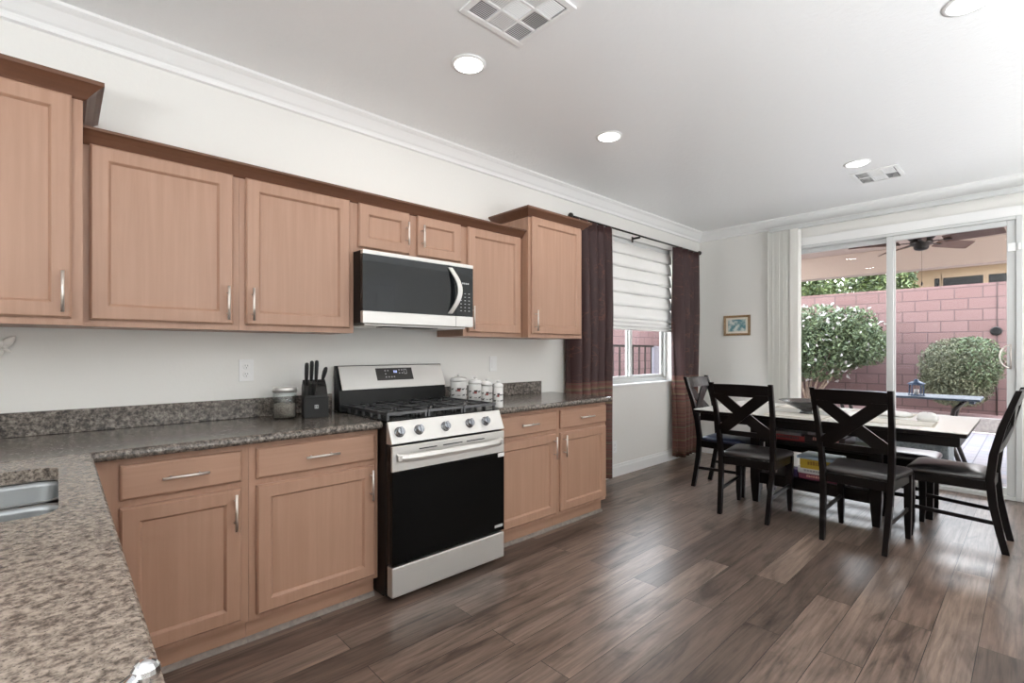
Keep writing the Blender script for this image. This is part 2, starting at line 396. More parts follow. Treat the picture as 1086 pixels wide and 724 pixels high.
def crown(bm, along, a, b, sign):
    # profile offsets: (out from wall, down from ceiling)
    prof = [(0, 0), (0.092, 0), (0.092, 0.014), (0.078, 0.024), (0.066, 0.030), (0.050, 0.050), (0.032, 0.074), (0.022, 0.082), (0.018, 0.092), (0.018, 0.108), (0, 0.112)]
    if along == 'x': prism(bm, [(-o, H - d) for o, d in prof], 'x', a, b)
    else: prism(bm, [(XF - o, H - d) for o, d in prof], 'y', a, b)
bm = nb(); crown(bm, 'x', XW, XF, 1); struct(mesh_obj('trim_1', bm, M['white']), 'white crown molding above the kitchen cabinets')
bm = nb(); crown(bm, 'y', YS, 0, 1); struct(mesh_obj('trim_2', bm, M['white']), 'white crown molding above the patio door')
def base_prof(s=1): return [(0, 0), (0.015, 0), (0.015, 0.09), (0.011, 0.10), (0.009, 0.118), (0, 0.122)]
bm = nb(); prism(bm, [(-o, z) for o, z in base_prof()], 'x', 3.18, XF - 0.0); struct(mesh_obj('baseboard_north', bm, M['white']), 'white baseboard under the dining window')
bm = nb(); prism(bm, [(XF - o, z) for o, z in base_prof()], 'y', DY1 + 0.01, -0.016); struct(mesh_obj('baseboard_east', bm, M['white']), 'white baseboard under the small picture')

# internal door on the far side of the room (seen mirrored in the microwave)
bm = nb(); Y = YS
box(bm, 3.38, 4.18, Y, Y + 0.03, 0, 2.38)
for (x0, x1) in ((3.47, 3.73), (3.83, 4.09)):
    for (z0, z1) in ((0.2, 0.95), (1.1, 1.75), (1.9, 2.25)):
        box(bm, x0, x1, Y + 0.03, Y + 0.036, z0, z1); box(bm, x0 + 0.03, x1 - 0.03, Y + 0.036, Y + 0.045, z0 + 0.03, z1 - 0.03)
for d in ((3.28, 3.38, Y, Y + 0.04, 0, 2.48), (4.18, 4.28, Y, Y + 0.04, 0, 2.48), (3.38, 4.18, Y, Y + 0.04, 2.38, 2.48)): box(bm, *d)
struct(mesh_obj('door_2', bm, M['white'], bevel=0.004))

# ---------------------------------------------------------------- sliding patio door
bm = nb()
X0 = XF - 0.02; X1 = XF + 0.13
box(bm, X0, X1, DY0, DY0 + 0.035, 0, DZ); box(bm, X0, X1, DY1 - 0.035, DY1, 0, DZ)
box(bm, X0, X1, DY0 + 0.035, DY1 - 0.035, DZ - 0.03, DZ); box(bm, X0, X1, DY0 + 0.035, DY1 - 0.035, 0, 0.035)
fr = struct(mesh_obj('door_1', bm, M['vinyl'], bevel=0.004), 'white sliding glass patio door')
def sash(name, x, y0, y1, st=0.055):
    z0, z1 = 0.035, DZ - 0.03
    bm = nb()
    box(bm, x, x + 0.035, y0, y0 + st, z0, z1); box(bm, x, x + 0.035, y1 - st, y1, z0, z1)
    box(bm, x, x + 0.035, y0 + st, y1 - st, z0, z0 + 0.065); box(bm, x, x + 0.035, y0 + st, y1 - st, z1 - 0.045, z1)
    o = mesh_obj(name, bm, M['vinyl'], fr, bevel=0.004)
    bx('glass_pane', M['pane'], (x + 0.015, x + 0.019, y0 + st, y1 - st, z0 + 0.065, z1 - 0.045), o)
    return o
ymid = -1.95
ps = sash('sliding_panel', X0 + 0.02, DY0 + 0.035, ymid + 0.04)
sash('fixed_panel', X0 + 0.085, ymid - 0.02, DY1 - 0.035)
bm = nb(); hx = X0 + 0.0
tube(bm, [(X0 + 0.02, -2.765 + 0.09 * math.sin(t) * 0.75, 1.225 + 0.10 * -math.cos(t)) for t in np.linspace(0.05, PI - 0.05, 12)], 0.006)
tube(bm, [(X0 + 0.015, -2.765, 1.12), (X0 + 0.015, -2.765, 1.33)], 0.006)
mesh_obj('handle', bm, M['nickel'], ps, smooth=True)
bm = nb(); box(bm, X0 - 0.012, X0 + 0.02, -2.795, -2.745, 2.12, 2.19); box(bm, X0 - 0.02, X0, -2.825, -2.808, 2.125, 2.185)
mesh_obj('alarm_contact', bm, M['plastic'], ps, bevel=0.003)
# casing: flat white band over and beside the door
bm = nb(); box(bm, XF - 0.018, XF, DY0 - 0.075, DY1 + 0.07, DZ, DZ + 0.085); box(bm, XF - 0.018, XF, DY0 - 0.075, DY0, 0, DZ); box(bm, XF - 0.018, XF, DY1, DY1 + 0.07, 0, DZ)
struct(mesh_obj('trim_3', bm, M['white'], bevel=0.003), 'flat white casing around the patio door')

# vertical blinds drawn to the side of the door
vb = thing('vertical_blind', 'ivory vertical blind stacked beside the patio door, rail above it', 'blind', (XF, -1.02, 0))
bm = nb(); box(bm, -0.10, -0.045, -1.88, 0.15, 2.600, 2.640)
for yy in (-0.62, -1.74): box(bm, -0.045, 0.0, yy - 0.02, yy + 0.02, 2.61, 2.655); box(bm, -0.105, -0.10, yy - 0.025, yy + 0.025, 2.596, 2.612)
mesh_obj('headrail', bm, M['vinyl'], vb, bevel=0.003)
bm = nb()
for i in range(13):
    y = 0.135 - i * 0.0215; a = R(128 + 5 * math.sin(i * 2.3)); w = 0.045
    dx, dy = math.sin(a) * w, math.cos(a) * w * (1 if i < 12 else 1)
    p0 = (-0.072 - dx, y - dy); p1 = (-0.072 + dx, y + dy)
    pm = ((p0[0] + p1[0]) / 2 + 0.0, (p0[1] + p1[1]) / 2 + 0.006)
    rings(bm, [[(p0[0], p0[1], z), (pm[0], pm[1], z), (p1[0], p1[1], z), (p1[0], p1[1] + 0.0012, z), (pm[0], pm[1] + 0.0012, z), (p0[0], p0[1] + 0.0012, z)] for z in (0.03, 2.598)])
# the end vane turned flat to the room
rings(bm, [[(-0.118, -0.145, z), (-0.116, -0.10, z), (-0.112, -0.062, z), (-0.110, -0.062, z), (-0.114, -0.10, z), (-0.116, -0.145, z)] for z in (0.03, 2.598)])
mesh_obj('vanes', bm, M['vane'], vb)

# ---------------------------------------------------------------- dining window
bm = nb(); y0, y1 = 0.085, 0.14
box(bm, WX0, WX0 + 0.035, y0, y1, WZ0, WZ1); box(bm, WX1 - 0.035, WX1, y0, y1, WZ0, WZ1)
box(bm, WX0 + 0.035, WX1 - 0.035, y0, y1, WZ0, WZ0 + 0.04); box(bm, WX0 + 0.035, WX1 - 0.035, y0, y1, WZ1 - 0.035, WZ1)
wf = struct(mesh_obj('window_1', bm, M['vinyl'], bevel=0.004), 'white framed slider window behind the curtains')
def wsash(x0, x1, yy):
    bm = nb(); s = 0.042; z0, z1 = WZ0 + 0.04, WZ1 - 0.035
    box(bm, x0, x0 + s, yy, yy + 0.025, z0, z1); box(bm, x1 - s, x1, yy, yy + 0.025, z0, z1)
    box(bm, x0 + s, x1 - s, yy, yy + 0.025, z0, z0 + 0.04); box(bm, x0 + s, x1 - s, yy, yy + 0.025, z1 - 0.04, z1)
    o = mesh_obj('window_sash', bm, M['vinyl'], wf, bevel=0.003)
    bx('glass_pane', M['pane'], (x0 + s, x1 - s, yy + 0.011, yy + 0.014, z0 + 0.04, z1 - 0.04), o)
wsash(WX0 + 0.035, 4.575, 0.086); wsash(4.515, WX1 - 0.035, 0.113)
struct(bx('trim_4', M['white'], (WX0, WX1, -0.012, 0.085, WZ0 - 0.018, WZ0 + 0.003), bevel=0.003), 'white window sill ledge')

# roman shade
rs_ = thing('roman_shade', 'white folded roman shade pulled halfway down the dining window', 'window shade', (4.535, 0.05, 0))
bm = nb(); box(bm, -0.745, 0.745, -0.02, 0.02, 2.40, 2.445); mesh_obj('headrail', bm, M['vinyl'], rs_, bevel=0.003)
prof = []; z = 2.42; folds = [2.42, 2.29, 2.155, 2.02, 1.885, 1.75, 1.62]
for i in range(len(folds) - 1):
    a, b = folds[i], folds[i + 1]
    for t in (0.0, 0.25, 0.5, 0.75, 0.92, 1.0):
        prof.append((-0.012 - 0.030 * math.sin(t * PI * 0.62) * 1.0 if t < 1 else -0.010, a + (b - a) * t - (0.018 if t in (0.92,) else 0)))
prof += [(-0.04, 1.60), (-0.048, 1.575), (-0.012, 1.568), (-0.050, 1.552), (-0.056, 1.53), (-0.012, 1.528), (-0.05, 1.515), (-0.05, 1.497), (-0.01, 1.495)]
bm = nb(); cols = []
nx = 13
grid = [[bm.verts.new((-0.742 + 1.484 * i / (nx - 1), y + 0.004 * math.sin(i * 1.7 + zz * 9), zz)) for i in range(nx)] for (y, zz) in prof]
for r0, r1 in zip(grid[:-1], grid[1:]):
    for i in range(nx - 1): bm.faces.new((r0[i], r0[i + 1], r1[i + 1], r1[i])).smooth = True
o = mesh_obj('shade_cloth', bm, M['shade'], rs_); sm = o.modifiers.new('t', 'SOLIDIFY'); sm.thickness = 0.0015

# curtain rod + curtains
cr = thing('curtain_rod', 'dark bronze curtain rod above the dining window', 'curtain rod', (4.56, -0.085, 2.478))
bm = nb(); tube(bm, [(-1.20, 0, 0), (1.20, 0, 0)], 0.009, 12); mesh_obj('rod', bm, M['dark_metal'], cr, smooth=True)
for s in (-1, 1):
    bm = nb(); lathe(bm, [(0.010, 0), (0.018, s * 0.006), (0.026, s * 0.014), (0.026, s * 0.030), (0.018, s * 0.038)], (s * 1.20, 0, 0), 16, axis='x'); mesh_obj('finial', bm, M['dark_metal'], cr)
for xx in (-1.05, -0.12, 1.12):
    bm = nb(); box(bm, xx - 0.008, xx + 0.008, -0.012, 0.084, -0.030, -0.012); box(bm, xx - 0.012, xx + 0.012, 0.078, 0.084, -0.06, 0.0); mesh_obj('bracket', bm, M['dark_metal'], cr)
def curtain(name, label, x0t, x1t, x0b, x1b, folds, seed):
    rnd = random.Random(seed); bm = nb(); nx = 90; nz = 26; top, bot = 2.463, 0.055
    ph = [rnd.uniform(-0.5, 0.5) for _ in range(8)]
    G = []
    for k in range(nz + 1):
        t = k / nz; z = top + (bot - top) * t; row = []
        x0 = x0t + (x0b - x0t) * t; x1 = x1t + (x1b - x1t) * t
        for i in range(nx + 1):
            s = i / nx
            a = 2 * PI * folds * (s + 0.02 * math.sin(3 * s * PI + ph[0]) + 0.012 * math.sin(t * 4 + ph[1] + s * 5))
            amp = 0.062 * (0.55 + 0.45 * min(1, t * 3)) * (0.85 + 0.3 * math.sin(s * 7 + ph[2]))
            y = -0.100 + amp * math.sin(a) + 0.006 * math.sin(2 * a + ph[3])
            x = x0 + (x1 - x0) * s + 0.010 * math.cos(a) * min(1, t * 3)
            row.append(bm.verts.new((x, min(y, -0.03), z)))
        G.append(row)
    for r0, r1 in zip(G[:-1], G[1:]):
        for i in range(nx): bm.faces.new((r0[i], r0[i + 1], r1[i + 1], r1[i])).smooth = True
    o = mesh_obj(name, bm, M['curtain']); s = o.modifiers.new('t', 'SOLIDIFY'); s.thickness = 0.003
    tag(o, label, 'curtain', 'brown curtains on the dining window'); return o
curtain('curtain', 'brown striped-hem curtain hanging next to the tall end wall cabinet', 3.31, 3.965, 3.29, 3.955, 5.4, 1)
curtain('curtain', 'brown striped-hem curtain hanging in the corner behind the head chair', 5.145, 5.76, 5.185, 5.66, 4.4, 5)

# ---------------------------------------------------------------- cabinet parts
def shaker(name, x0, x1, z0, z1, yf, parent, st=0.056, th=0.02, mt=None):
    """recessed-panel door whose front face is at y=yf"""
    mt = mt or M['wood']
    bm = nb(); y1 = yf + th
    # frame ring with mitred inner bevel to the recessed panel
    def rect(a, y): return [(x0 + a, y, z0 + a), (x1 - a, y, z0 + a), (x1 - a, y, z1 - a), (x0 + a, y, z1 - a)]
    rg = [rect(0, y1), rect(0, yf + 0.007), rect(0.007, yf), rect(st, yf), rect(st + 0.003, yf + 0.002), rect(st + 0.010, yf + 0.012), rect(st + 0.012, yf + 0.012)]
    V = [[bm.verts.new(p) for p in r] for r in rg]
    for a, b in zip(V[:-1], V[1:]):
        for i in range(4): bm.faces.new((a[i], a[(i + 1) % 4], b[(i + 1) % 4], b[i]))
    bm.faces.new(V[-1]); bm.faces.new(V[0][::-1])
    return mesh_obj(name, bm, mt, parent)
def slab(name, x0, x1, z0, z1, yf, parent):
    bm = nb(); 
    def rect(a, y): return [(x0 + a, y, z0 + a), (x1 - a, y, z0 + a), (x1 - a, y, z1 - a), (x0 + a, y, z1 - a)]
    rings(bm, [rect(0, yf + 0.02), rect(0, yf + 0.006), rect(0.004, yf + 0.002), rect(0.008, yf)])
    return mesh_obj(name, bm, M['wood_h'], parent)
def pull(parent, c, length=0.15, vertical=True):
    """bar pull standing off the face at c=(x, yface, z)"""
    bm = nb(); x, y, z = c; h = length / 2; d = 0.033
    if vertical:
        tube(bm, [(x, y - d, z - h), (x, y - d, z + h)], 0.0055, 10)
        for s in (-1, 1): tube(bm, [(x, y, z + s * (h - 0.030)), (x, y - d, z + s * (h - 0.030))], 0.0035, 8)
    else:
        tube(bm, [(x - h, y - d, z), (x + h, y - d, z)], 0.0055, 10)
        for s in (-1, 1): tube(bm, [(x + s * (h - 0.030), y, z), (x + s * (h - 0.030), y - d, z)], 0.0035, 8)
    return mesh_obj('handle', bm, M['nickel'], parent)

# ---- base cabinets
YB = -0.61
def base_cabinet(label, x0, x1, d0, d1, pull_side, filler=None):
    t = thing('base_cabinet', label, 'kitchen cabinet', (x0, 0, 0), group='base cabinets along the range wall')
    a = 0.0; b = x1 - x0
    bx('body', M['wood'], (a, b, YB + 0.02, -0.003, 0.105, 0.873), t)
    bx('toe_kick', M['wood_h'], (a, b, -0.545, -0.525, 0.0, 0.105), t)
    bm = nb(); prism(bm, [(-0.545, 0.0), (-0.562, 0.0), (-0.558, 0.012), (-0.551, 0.018), (-0.545, 0.020)], 'x', a, b)
    s = mesh_obj('shoe_strip', bm, noisy('taupe_strip', (0.20, 0.17, 0.15), (0.26, 0.22, 0.19), 30, 0.5) if 'taupe' not in M else M['taupe'], t)
    M['taupe'] = s.data.materials[0]
    dr = slab('drawer', d0 - x0, d1 - x0, 0.7185, 0.8488, YB, t)
    pull(dr, ((d0 + d1) / 2 - x0, YB, 0.785), 0.155, False)
    do = shaker('door', d0 - x0, d1 - x0, 0.1288, 0.6899, YB, t)
    px = (d1 - 0.028 if pull_side == 'r' else d0 + 0.028) - x0
    pull(do, (px, YB, 0.598), 0.152)
    return t
base_cabinet('maple base cabinet next to the sink counter corner', 0.093, 0.5995, 0.1654, 0.570, 'r')
base_cabinet('wide maple base cabinet touching the range, under the knife block', 0.6005, 1.205, 0.6289, 1.183, 'r')
base_cabinet('maple base cabinet touching the range, under the canisters', 1.978, 2.588, 1.995, 2.5644, 'r')
base_cabinet('last maple base cabinet of the run, next to the curtain', 2.589, 3.163, 2.6131, 3.1493, 'l')

# ---- wall cabinets
def crown_piece(x0, x1, yfront, z0, z1, out, left, right, ytop=None):
    """mitred cabinet crown: open boxes joined at the corners"""
    bm = nb()
    prof = [(0.0, 0.0), (0.012, 0.004), (0.018, 0.012), (0.026, 0.020), (0.040, 0.034), (0.052, 0.042), (0.060, 0.046), (0.060, 0.060)]
    k = out / 0.060; kz = (z1 - z0) / 0.060
    rs = []
    for o, z in prof:
        o *= k; zz = z0 + z * kz
        xl = x0 - (o if left else 0); xr = x1 + (o if right else 0)
        rs.append([(xl, -0.003, zz), (xl, yfront - o, zz), (xr, yfront - o, zz), (xr, -0.003, zz)])
    rings(bm, rs)
    return bm
YU = -0.33; YD = -0.40
def wall_cabinet(label, x0, x1, z0, z1, yf, doors, pz=None):
    t = thing('wall_cabinet', label, 'kitchen cabinet', (x0, 0, z0), group='wall cabinets along the range wall')
    bx('body', M['wood'], (0, x1 - x0, yf + 0.02, -0.003, 0, z1 - z0), t)
    for (a, b, c, d, side) in doors:
        do = shaker('door', a - x0, b - x0, c - z0, d - z0, yf, t)
        px = (b - 0.026 if side == 'r' else a + 0.026) - x0
        L = 0.155 if (d - c) > 0.4 else 0.135
        pull(do, (px, yf, c - z0 + (0.085 + 0.012 if (d - c) > 0.4 else 0.117)), L)
    return t
zt = 2.112
A = wall_cabinet('tall maple wall cabinet with stepped-up crown above the sink corner', -0.53, 0.069, 1.372, 2.262, YD, [(-0.50, 0.037, 1.399, 2.25, 'r')])
o = mesh_obj('cabinet_crown', crown_piece(-0.53 + 0.53, 0.069 + 0.53, YD + 0.02, 2.245 - 1.372, 2.312 - 1.372, 0.062, True, True), M['wood_dark'], A)
wall_cabinet('wide maple wall cabinet adjoining the tall corner cabinet', 0.070, 0.630, 1.372, zt, YU, [(0.0911, 0.6035, 1.399, 2.1046, 'r')])
wall_cabinet('wide maple wall cabinet adjoining the microwave', 0.631, 1.2045, 1.372, zt, YU, [(0.6574, 1.1782, 1.399, 2.1046, 'l')])
wall_cabinet('short two-door maple cabinet directly above the microwave', 1.2055, 1.970, 1.8285, zt, YU, [(1.2298, 1.5554, 1.8564, 2.1046, 'r'), (1.6107, 1.941, 1.8564, 2.1046, 'l')])
wall_cabinet('narrow maple wall cabinet between microwave and tall end cabinet', 1.971, 2.510, 1.372, zt, YU, [(1.9998, 2.4874, 1.399, 2.1046, 'l')])
G = wall_cabinet('tall maple wall cabinet with stepped-up crown next to the curtain', 2.512, 3.125, 1.372, 2.275, YD, [(2.537, 3.099, 1.399, 2.262, 'l')])
mesh_obj('cabinet_crown', crown_piece(0, 3.125 - 2.512, YD + 0.02, 2.256 - 1.372, 2.315 - 1.372, 0.062, True, True), M['wood_dark'], G)
# continuous crown over the middle cabinets
o = mesh_obj('crown_molding', crown_piece(0.1335, 2.448, YU + 0.02, 2.113, 2.158, 0.06, False, False), M['wood_dark'])
bm = nb()
prof = [(0.0, 2.100), (0.010, 2.104), (0.018, 2.113), (0.030, 2.128), (0.045, 2.142), (0.058, 2.148), (0.058, 2.158), (0.0, 2.158)]
prism(bm, [(YU + 0.02 - o_, z_) for o_, z_ in prof], 'x', 0.0705, 2.509)
bpy.data.objects.remove(o)
tag(mesh_obj('crown_molding', bm, M['wood_dark']), 'crown strip, shade painted into its dark wood, running over the lower middle wall cabinets', 'molding')

# ---------------------------------------------------------------- counters
def edge_counter(name, x0, x1, m, label, round_right=False):
    bm = nb(); r = 0.019
    prof = [(-0.003, 0.876), (-0.003, 0.914)] + [(-0.6465 + r - r * math.sin(a), 0.895 + r * math.cos(a)) for a in np.linspace(0, PI, 9)]
    prism(bm, prof, 'x', x0, x1)
    return tag(mesh_obj(name, bm, m, bevel=0.002), label, 'countertop')
ct = edge_counter('countertop', -2.6, 1.205, M['granite'], 'dark granite countertop between the sink corner and the range')
for f in ct.data.polygons: f.use_smooth = False
edge_counter('countertop', 1.978, 3.178, M['granite'], 'short dark granite countertop between the range and the curtain')
bx_ = bx('backsplash', M['granite'], (-2.6, 1.205, -0.022, -0.003, 0.9145, 1.016), bevel=0.002)
tag(bx_, 'low granite backsplash strip behind jar and knife block', 'backsplash')
tag(bx('backsplash', M['granite'], (1.978, 3.03, -0.022, -0.003, 0.9145, 1.016), bevel=0.002), 'short granite backsplash strip behind the canisters', 'backsplash')

# peninsula slab with a sink cutout
def peninsula():
    X0, X1, Y0, Y1, zt, zb = -0.66, 0.0875, -2.62, -0.648, 0.914, 0.876
    hx0, hx1, hy0, hy1, r = -0.50, 0.0, -1.425, -0.828, 0.05
    hole = []
    for cx, cy, a0 in ((hx1 - r, hy1 - r, 0), (hx0 + r, hy1 - r, 90), (hx0 + r, hy0 + r, 180), (hx1 - r, hy0 + r, 270)):
        for k in range(7): a = R(a0 + 15 * k); hole.append((cx + r * math.cos(a), cy + r * math.sin(a)))
    YM = -1.60
    out = []
    for i, (x, y) in enumerate(hole):
        q, k = divmod(i, 7); cx_ = X1 if q in (0, 3) else X0; cy_ = Y1 if q in (0, 1) else YM
        side_x = (k < 3) if q in (0, 2) else (k > 3)
        out.append((cx_, cy_) if k == 3 else ((cx_, y) if side_x else (x, cy_)))
    r2 = 0.012
    bm = nb()
    def inset(p, d): return (min(max(p[0], X0 + d), X1 - d), p[1])
    rg = [[(x, y, zb) for x, y in hole], [(x, y, zt) for x, y in hole], [(*inset(p, r2), zt) for p in out]]
    for a in (30, 60, 90): rg.append([(*inset(p, r2 * (1 - math.sin(R(a)))), zt - r2 * (1 - math.cos(R(a)))) for p in out])
    rg.append([(p[0], p[1], zb) for p in out])
    rings(bm, rg, closed=True)
    pr = [(X0, zb), (X1, zb)] + [(X1 - r2 * (1 - math.cos(R(a))), zt - r2 * (1 - math.sin(R(a)))) for a in (0, 30, 60, 90)] + [(X0 + r2 * (1 - math.cos(R(a))), zt - r2 * (1 - math.sin(R(a)))) for a in (90, 60, 30, 0)]
    rings(bm, [[(x, YM, z) for x, z in pr], [(x, Y0, z) for x, z in pr]])
    t = mesh_obj('countertop', bm, M['granite_light'])
    tag(t, 'speckled beige granite peninsula countertop with the sink cutout', 'countertop')
    # sink
    s = thing('sink', 'double-bowl stainless undermount sink in the beige peninsula', 'sink', (0, 0, 0))
    def bowl(y0, y1):
        def rr(x0, x1, ya, yb, r, z):
            P = []
            for cx, cy, a0 in ((x1 - r, yb - r, 0), (x0 + r, yb - r, 90), (x0 + r, ya + r, 180), (x1 - r, ya + r, 270)):
                for k in range(7): a = R(a0 + 15 * k); P.append((cx + r * math.cos(a), cy + r * math.sin(a), z))
            return P
        bm = nb()
        rings(bm, [rr(-0.512, 0.012, y0 - 0.012, y1 + 0.012, 0.05, 0.8735), rr(-0.503, 0.003, y0, y1, 0.05, 0.8735), rr(-0.50, 0.0, y0 + 0.003, y1 - 0.003, 0.05, 0.86), rr(-0.495, -0.005, y0 + 0.008, y1 - 0.008, 0.05, 0.72),
                   rr(-0.48, -0.02, y0 + 0.022, y1 - 0.022, 0.04, 0.70), rr(-0.30, -0.20, (y0 + y1) / 2 - 0.045, (y0 + y1) / 2 + 0.045, 0.04, 0.695)], caps=False, smooth=True)
        bm.faces.ensure_lookup_table()
        o = mesh_obj('bowl', bm, M['steel_v'], s)
        md = o.modifiers.new('t', 'SOLIDIFY'); md.thickness = 0.002; md.offset = -1
        bm = nb(); lathe(bm, [(0.0445, 0), (0.0445, 0.004), (0.03, 0.005), (0.028, -0.004)], (-0.25, (y0 + y1) / 2, 0.6955), 24); mesh_obj('drain', bm, M['chrome'], s)
    bowl(-1.105, -0.838); bowl(-1.415, -1.145)
    # peninsula cabinet
    c = thing('peninsula_cabinet', 'maple peninsula cabinet carrying the beige sink counter', 'kitchen cabinet', (0, 0, 0))
    bm = nb(); box(bm, -0.60, -0.58, -2.58, -0.66, 0.105, 0.873); box(bm, 0.03, 0.05, -2.58, -0.66, 0.105, 0.873); box(bm, -0.58, 0.03, -2.58, -2.56, 0.105, 0.873); box(bm, -0.58, 0.03, -2.56, -0.66, 0.105, 0.125)
    mesh_obj('body', bm, M['wood'], c); bx('toe_kick', M['wood_h'], (-0.55, -0.02, -2.52, -0.66, 0, 0.105), c)
peninsula()
# chrome bits at the counter corner
t = thing('bottle_stopper', 'small chrome and clear stopper lying on the beige counter corner', 'bottle stopper', (0.052, -2.262, 0.914), R(35))
bm = nb(); tube(bm, [(-0.05, 0, 0.009), (-0.02, 0, 0.010), (0.005, 0, 0.012)], [0.006, 0.008, 0.009], 14); mesh_obj('stem', bm, M['chrome'], t)
bm = nb(); bmesh.ops.create_uvsphere(bm, u_segments=14, v_segments=8, radius=0.014, matrix=Matrix.Translation((0.02, 0, 0.014))); mesh_obj('knob', bm, M['chrome'], t)

# ---------------------------------------------------------------- range
def make_range():
    x0, x1 = 1.212, 1.971; W = x1 - x0
    t = thing('gas_range', 'stainless gas range with black oven door between the base cabinets', 'stove', (x0, 0, 0))
    bm = nb(); box(bm, 0, W, -0.665, -0.03, 0.03, 0.905); box(bm, 0.02, W - 0.02, -0.60, -0.05, 0.0, 0.03); mesh_obj('body', bm, M['black'], t, bevel=0.003)
    # cooktop
    bm = nb(); box(bm, 0.001, W - 0.001, -0.672, -0.075, 0.905, 0.917); mesh_obj('cooktop', bm, M['black_gloss'], t, bevel=0.003)
    # backguard: black housing with a slanted stainless face
    bm = nb(); prism(bm, [(-0.03, 0.917), (-0.115, 0.917), (-0.100, 1.035), (-0.048, 1.183), (-0.03, 1.183)], 'x', 0.0, W)
    bgd = mesh_obj('backguard', bm, M['black'], t, bevel=0.002)
    def slant(u, v0, v1, a, b, yo, m, name, par, bev=0.001):
        # face plane from (y=-0.112,z=1.030) to (y=-0.052,z=1.182); v in 0..1
        bm = nb(); P = lambda v, o: (-0.118 + (-0.056 + 0.118) * v - o * 0.93, 1.040 + (1.180 - 1.040) * v + o * -0.0)
        q = [P(v0, 0), P(v1, 0), P(v1, yo), P(v0, yo)]
        prism(bm, q, 'x', a, b); return mesh_obj(name, bm, m, par, bevel=bev)
    slant(0, 0.0, 1.0, 0.012, W - 0.012, 0.010, M['steel'], 'backguard_panel', bgd, 0.002)
    cp = slant(0, 0.34, 0.88, 0.245, 0.505, 0.0115, M['panel'], 'control_panel', bgd, 0.0)
    rnd = random.Random(3)
    bm = nb()
    def pm(bm, u, v, w, h):
        y = -0.118 + 0.062 * v - 0.012; z = 1.040 + 0.14 * v; y2 = -0.118 + 0.062 * (v + h) - 0.012; z2 = 1.040 + 0.14 * (v + h)
        bm.faces.new([bm.verts.new(p) for p in ((u, y, z), (u + w, y, z), (u + w, y2, z2), (u, y2, z2))])
    for u, v in ((0.305, 0.74), (0.325, 0.74), (0.305, 0.60), (0.305, 0.46), (0.325, 0.46), (0.345, 0.46), (0.363, 0.46), (0.405, 0.76), (0.425, 0.76), (0.405, 0.62), (0.425, 0.62)): pm(bm, u, v, 0.009, 0.05)
    for a_ in (0.443, 0.461): pm(bm, a_, 0.60, 0.003, 0.22)
    for a_ in (0.60, 0.80): pm(bm, 0.443, a_, 0.021, 0.025)
    mesh_obj('button_marks', bm, M['mark'], cp)['kind'] = 'stuff'
    bm = nb()
    for u in (0.368, 0.377, 0.386): pm(bm, u, 0.66, 0.006, 0.11)
    mesh_obj('clock_display', bm, M['digit'], cp)
    # burners + grates
    for bxp, byp, r in ((0.15, -0.22, 0.042), (0.15, -0.50, 0.05), (0.38, -0.36, 0.055), (0.61, -0.22, 0.042), (0.61, -0.50, 0.05)):
        bm = nb(); lathe(bm, [(r, 0.917), (r, 0.924), (r * 0.85, 0.930), (r * 0.8, 0.930), (r * 0.8, 0.936), (r * 0.5, 0.939)], (bxp, byp, 0), 20); mesh_obj('burner', bm, M['iron'], t)
    for g0, g1 in ((0.012, 0.255), (0.260, 0.499), (0.504, 0.747)):
        bm = nb(); zt_ = 0.949; w = 0.011
        for yy in (-0.650, -0.100): bar(bm, (g0, yy, zt_), (g1, yy, zt_), w, 0.014)
        for xx in (g0 + 0.006, g1 - 0.006): bar(bm, (xx, -0.650, zt_), (xx, -0.100, zt_), w, 0.014)
        xm = (g0 + g1) / 2
        bar(bm, (g0, -0.375, zt_), (g1, -0.375, zt_), w, 0.012)
        for yc in (-0.235, -0.515):
            for dx, dy in ((1, 0), (-1, 0), (0, 1), (0, -1), (0.7, 0.7), (-0.7, 0.7), (0.7, -0.7), (-0.7, -0.7)):
                bar(bm, (xm + dx * 0.028, yc + dy * 0.028, zt_ + 0.003), (xm + dx * 0.112, yc + dy * 0.130, zt_ - 0.001), 0.009, 0.012)
        for xx in (g0 + 0.008, g1 - 0.008):
            for yy in np.linspace(-0.645, -0.105, 7): box(bm, xx - 0.006, xx + 0.006, yy - 0.006, yy + 0.006, 0.917, zt_)
        mesh_obj('grate', bm, M['iron'], t)
    # slanted front control strip
    bm = nb(); prism(bm, [(-0.660, 0.916), (-0.676, 0.912), (-0.722, 0.806), (-0.700, 0.800), (-0.660, 0.800)], 'x', 0.003, W - 0.003)
    cs = mesh_obj('control_strip', bm, M['steel'], t, bevel=0.002)
    n_ = Vector((0, -0.106, -0.046 * -1)).normalized(); n_ = Vector((0, -0.917, 0.398))
    for px in KNOBX:
        bm = nb(); 
        c = Vector((px - x0, -0.699, 0.859)); rot = Vector((0, 0, 1)).rotation_difference(n_).to_matrix().to_4x4(); Mx = Matrix.Translation(c) @ rot
        lathe(bm, [(0.027, -0.002), (0.027, 0.006), (0.0225, 0.009), (0.021, 0.026), (0.018, 0.030)], (0, 0, 0), 24); 
        box(bm, -0.005, 0.005, -0.021, 0.021, 0.026, 0.036)
        bmesh.ops.transform(bm, matrix=Mx, verts=bm.verts[:]); mesh_obj('knob', bm, mat('knob_steel', (0.30, 0.31, 0.33), 0.25, 1.0) if 'knob' not in M else M['knob'], t, bevel=0.0015)
        M['knob'] = t.children[-1].data.materials[0]
    # oven door
    bm = nb(); box(bm, 0.002, W - 0.002, -0.705, -0.668, 0.196, 0.795); od = mesh_obj('oven_door', bm, M['black_gloss'], t, bevel=0.003)
    bm = nb(); box(bm, 0.004, W - 0.004, -0.722, -0.705, 0.665, 0.793)
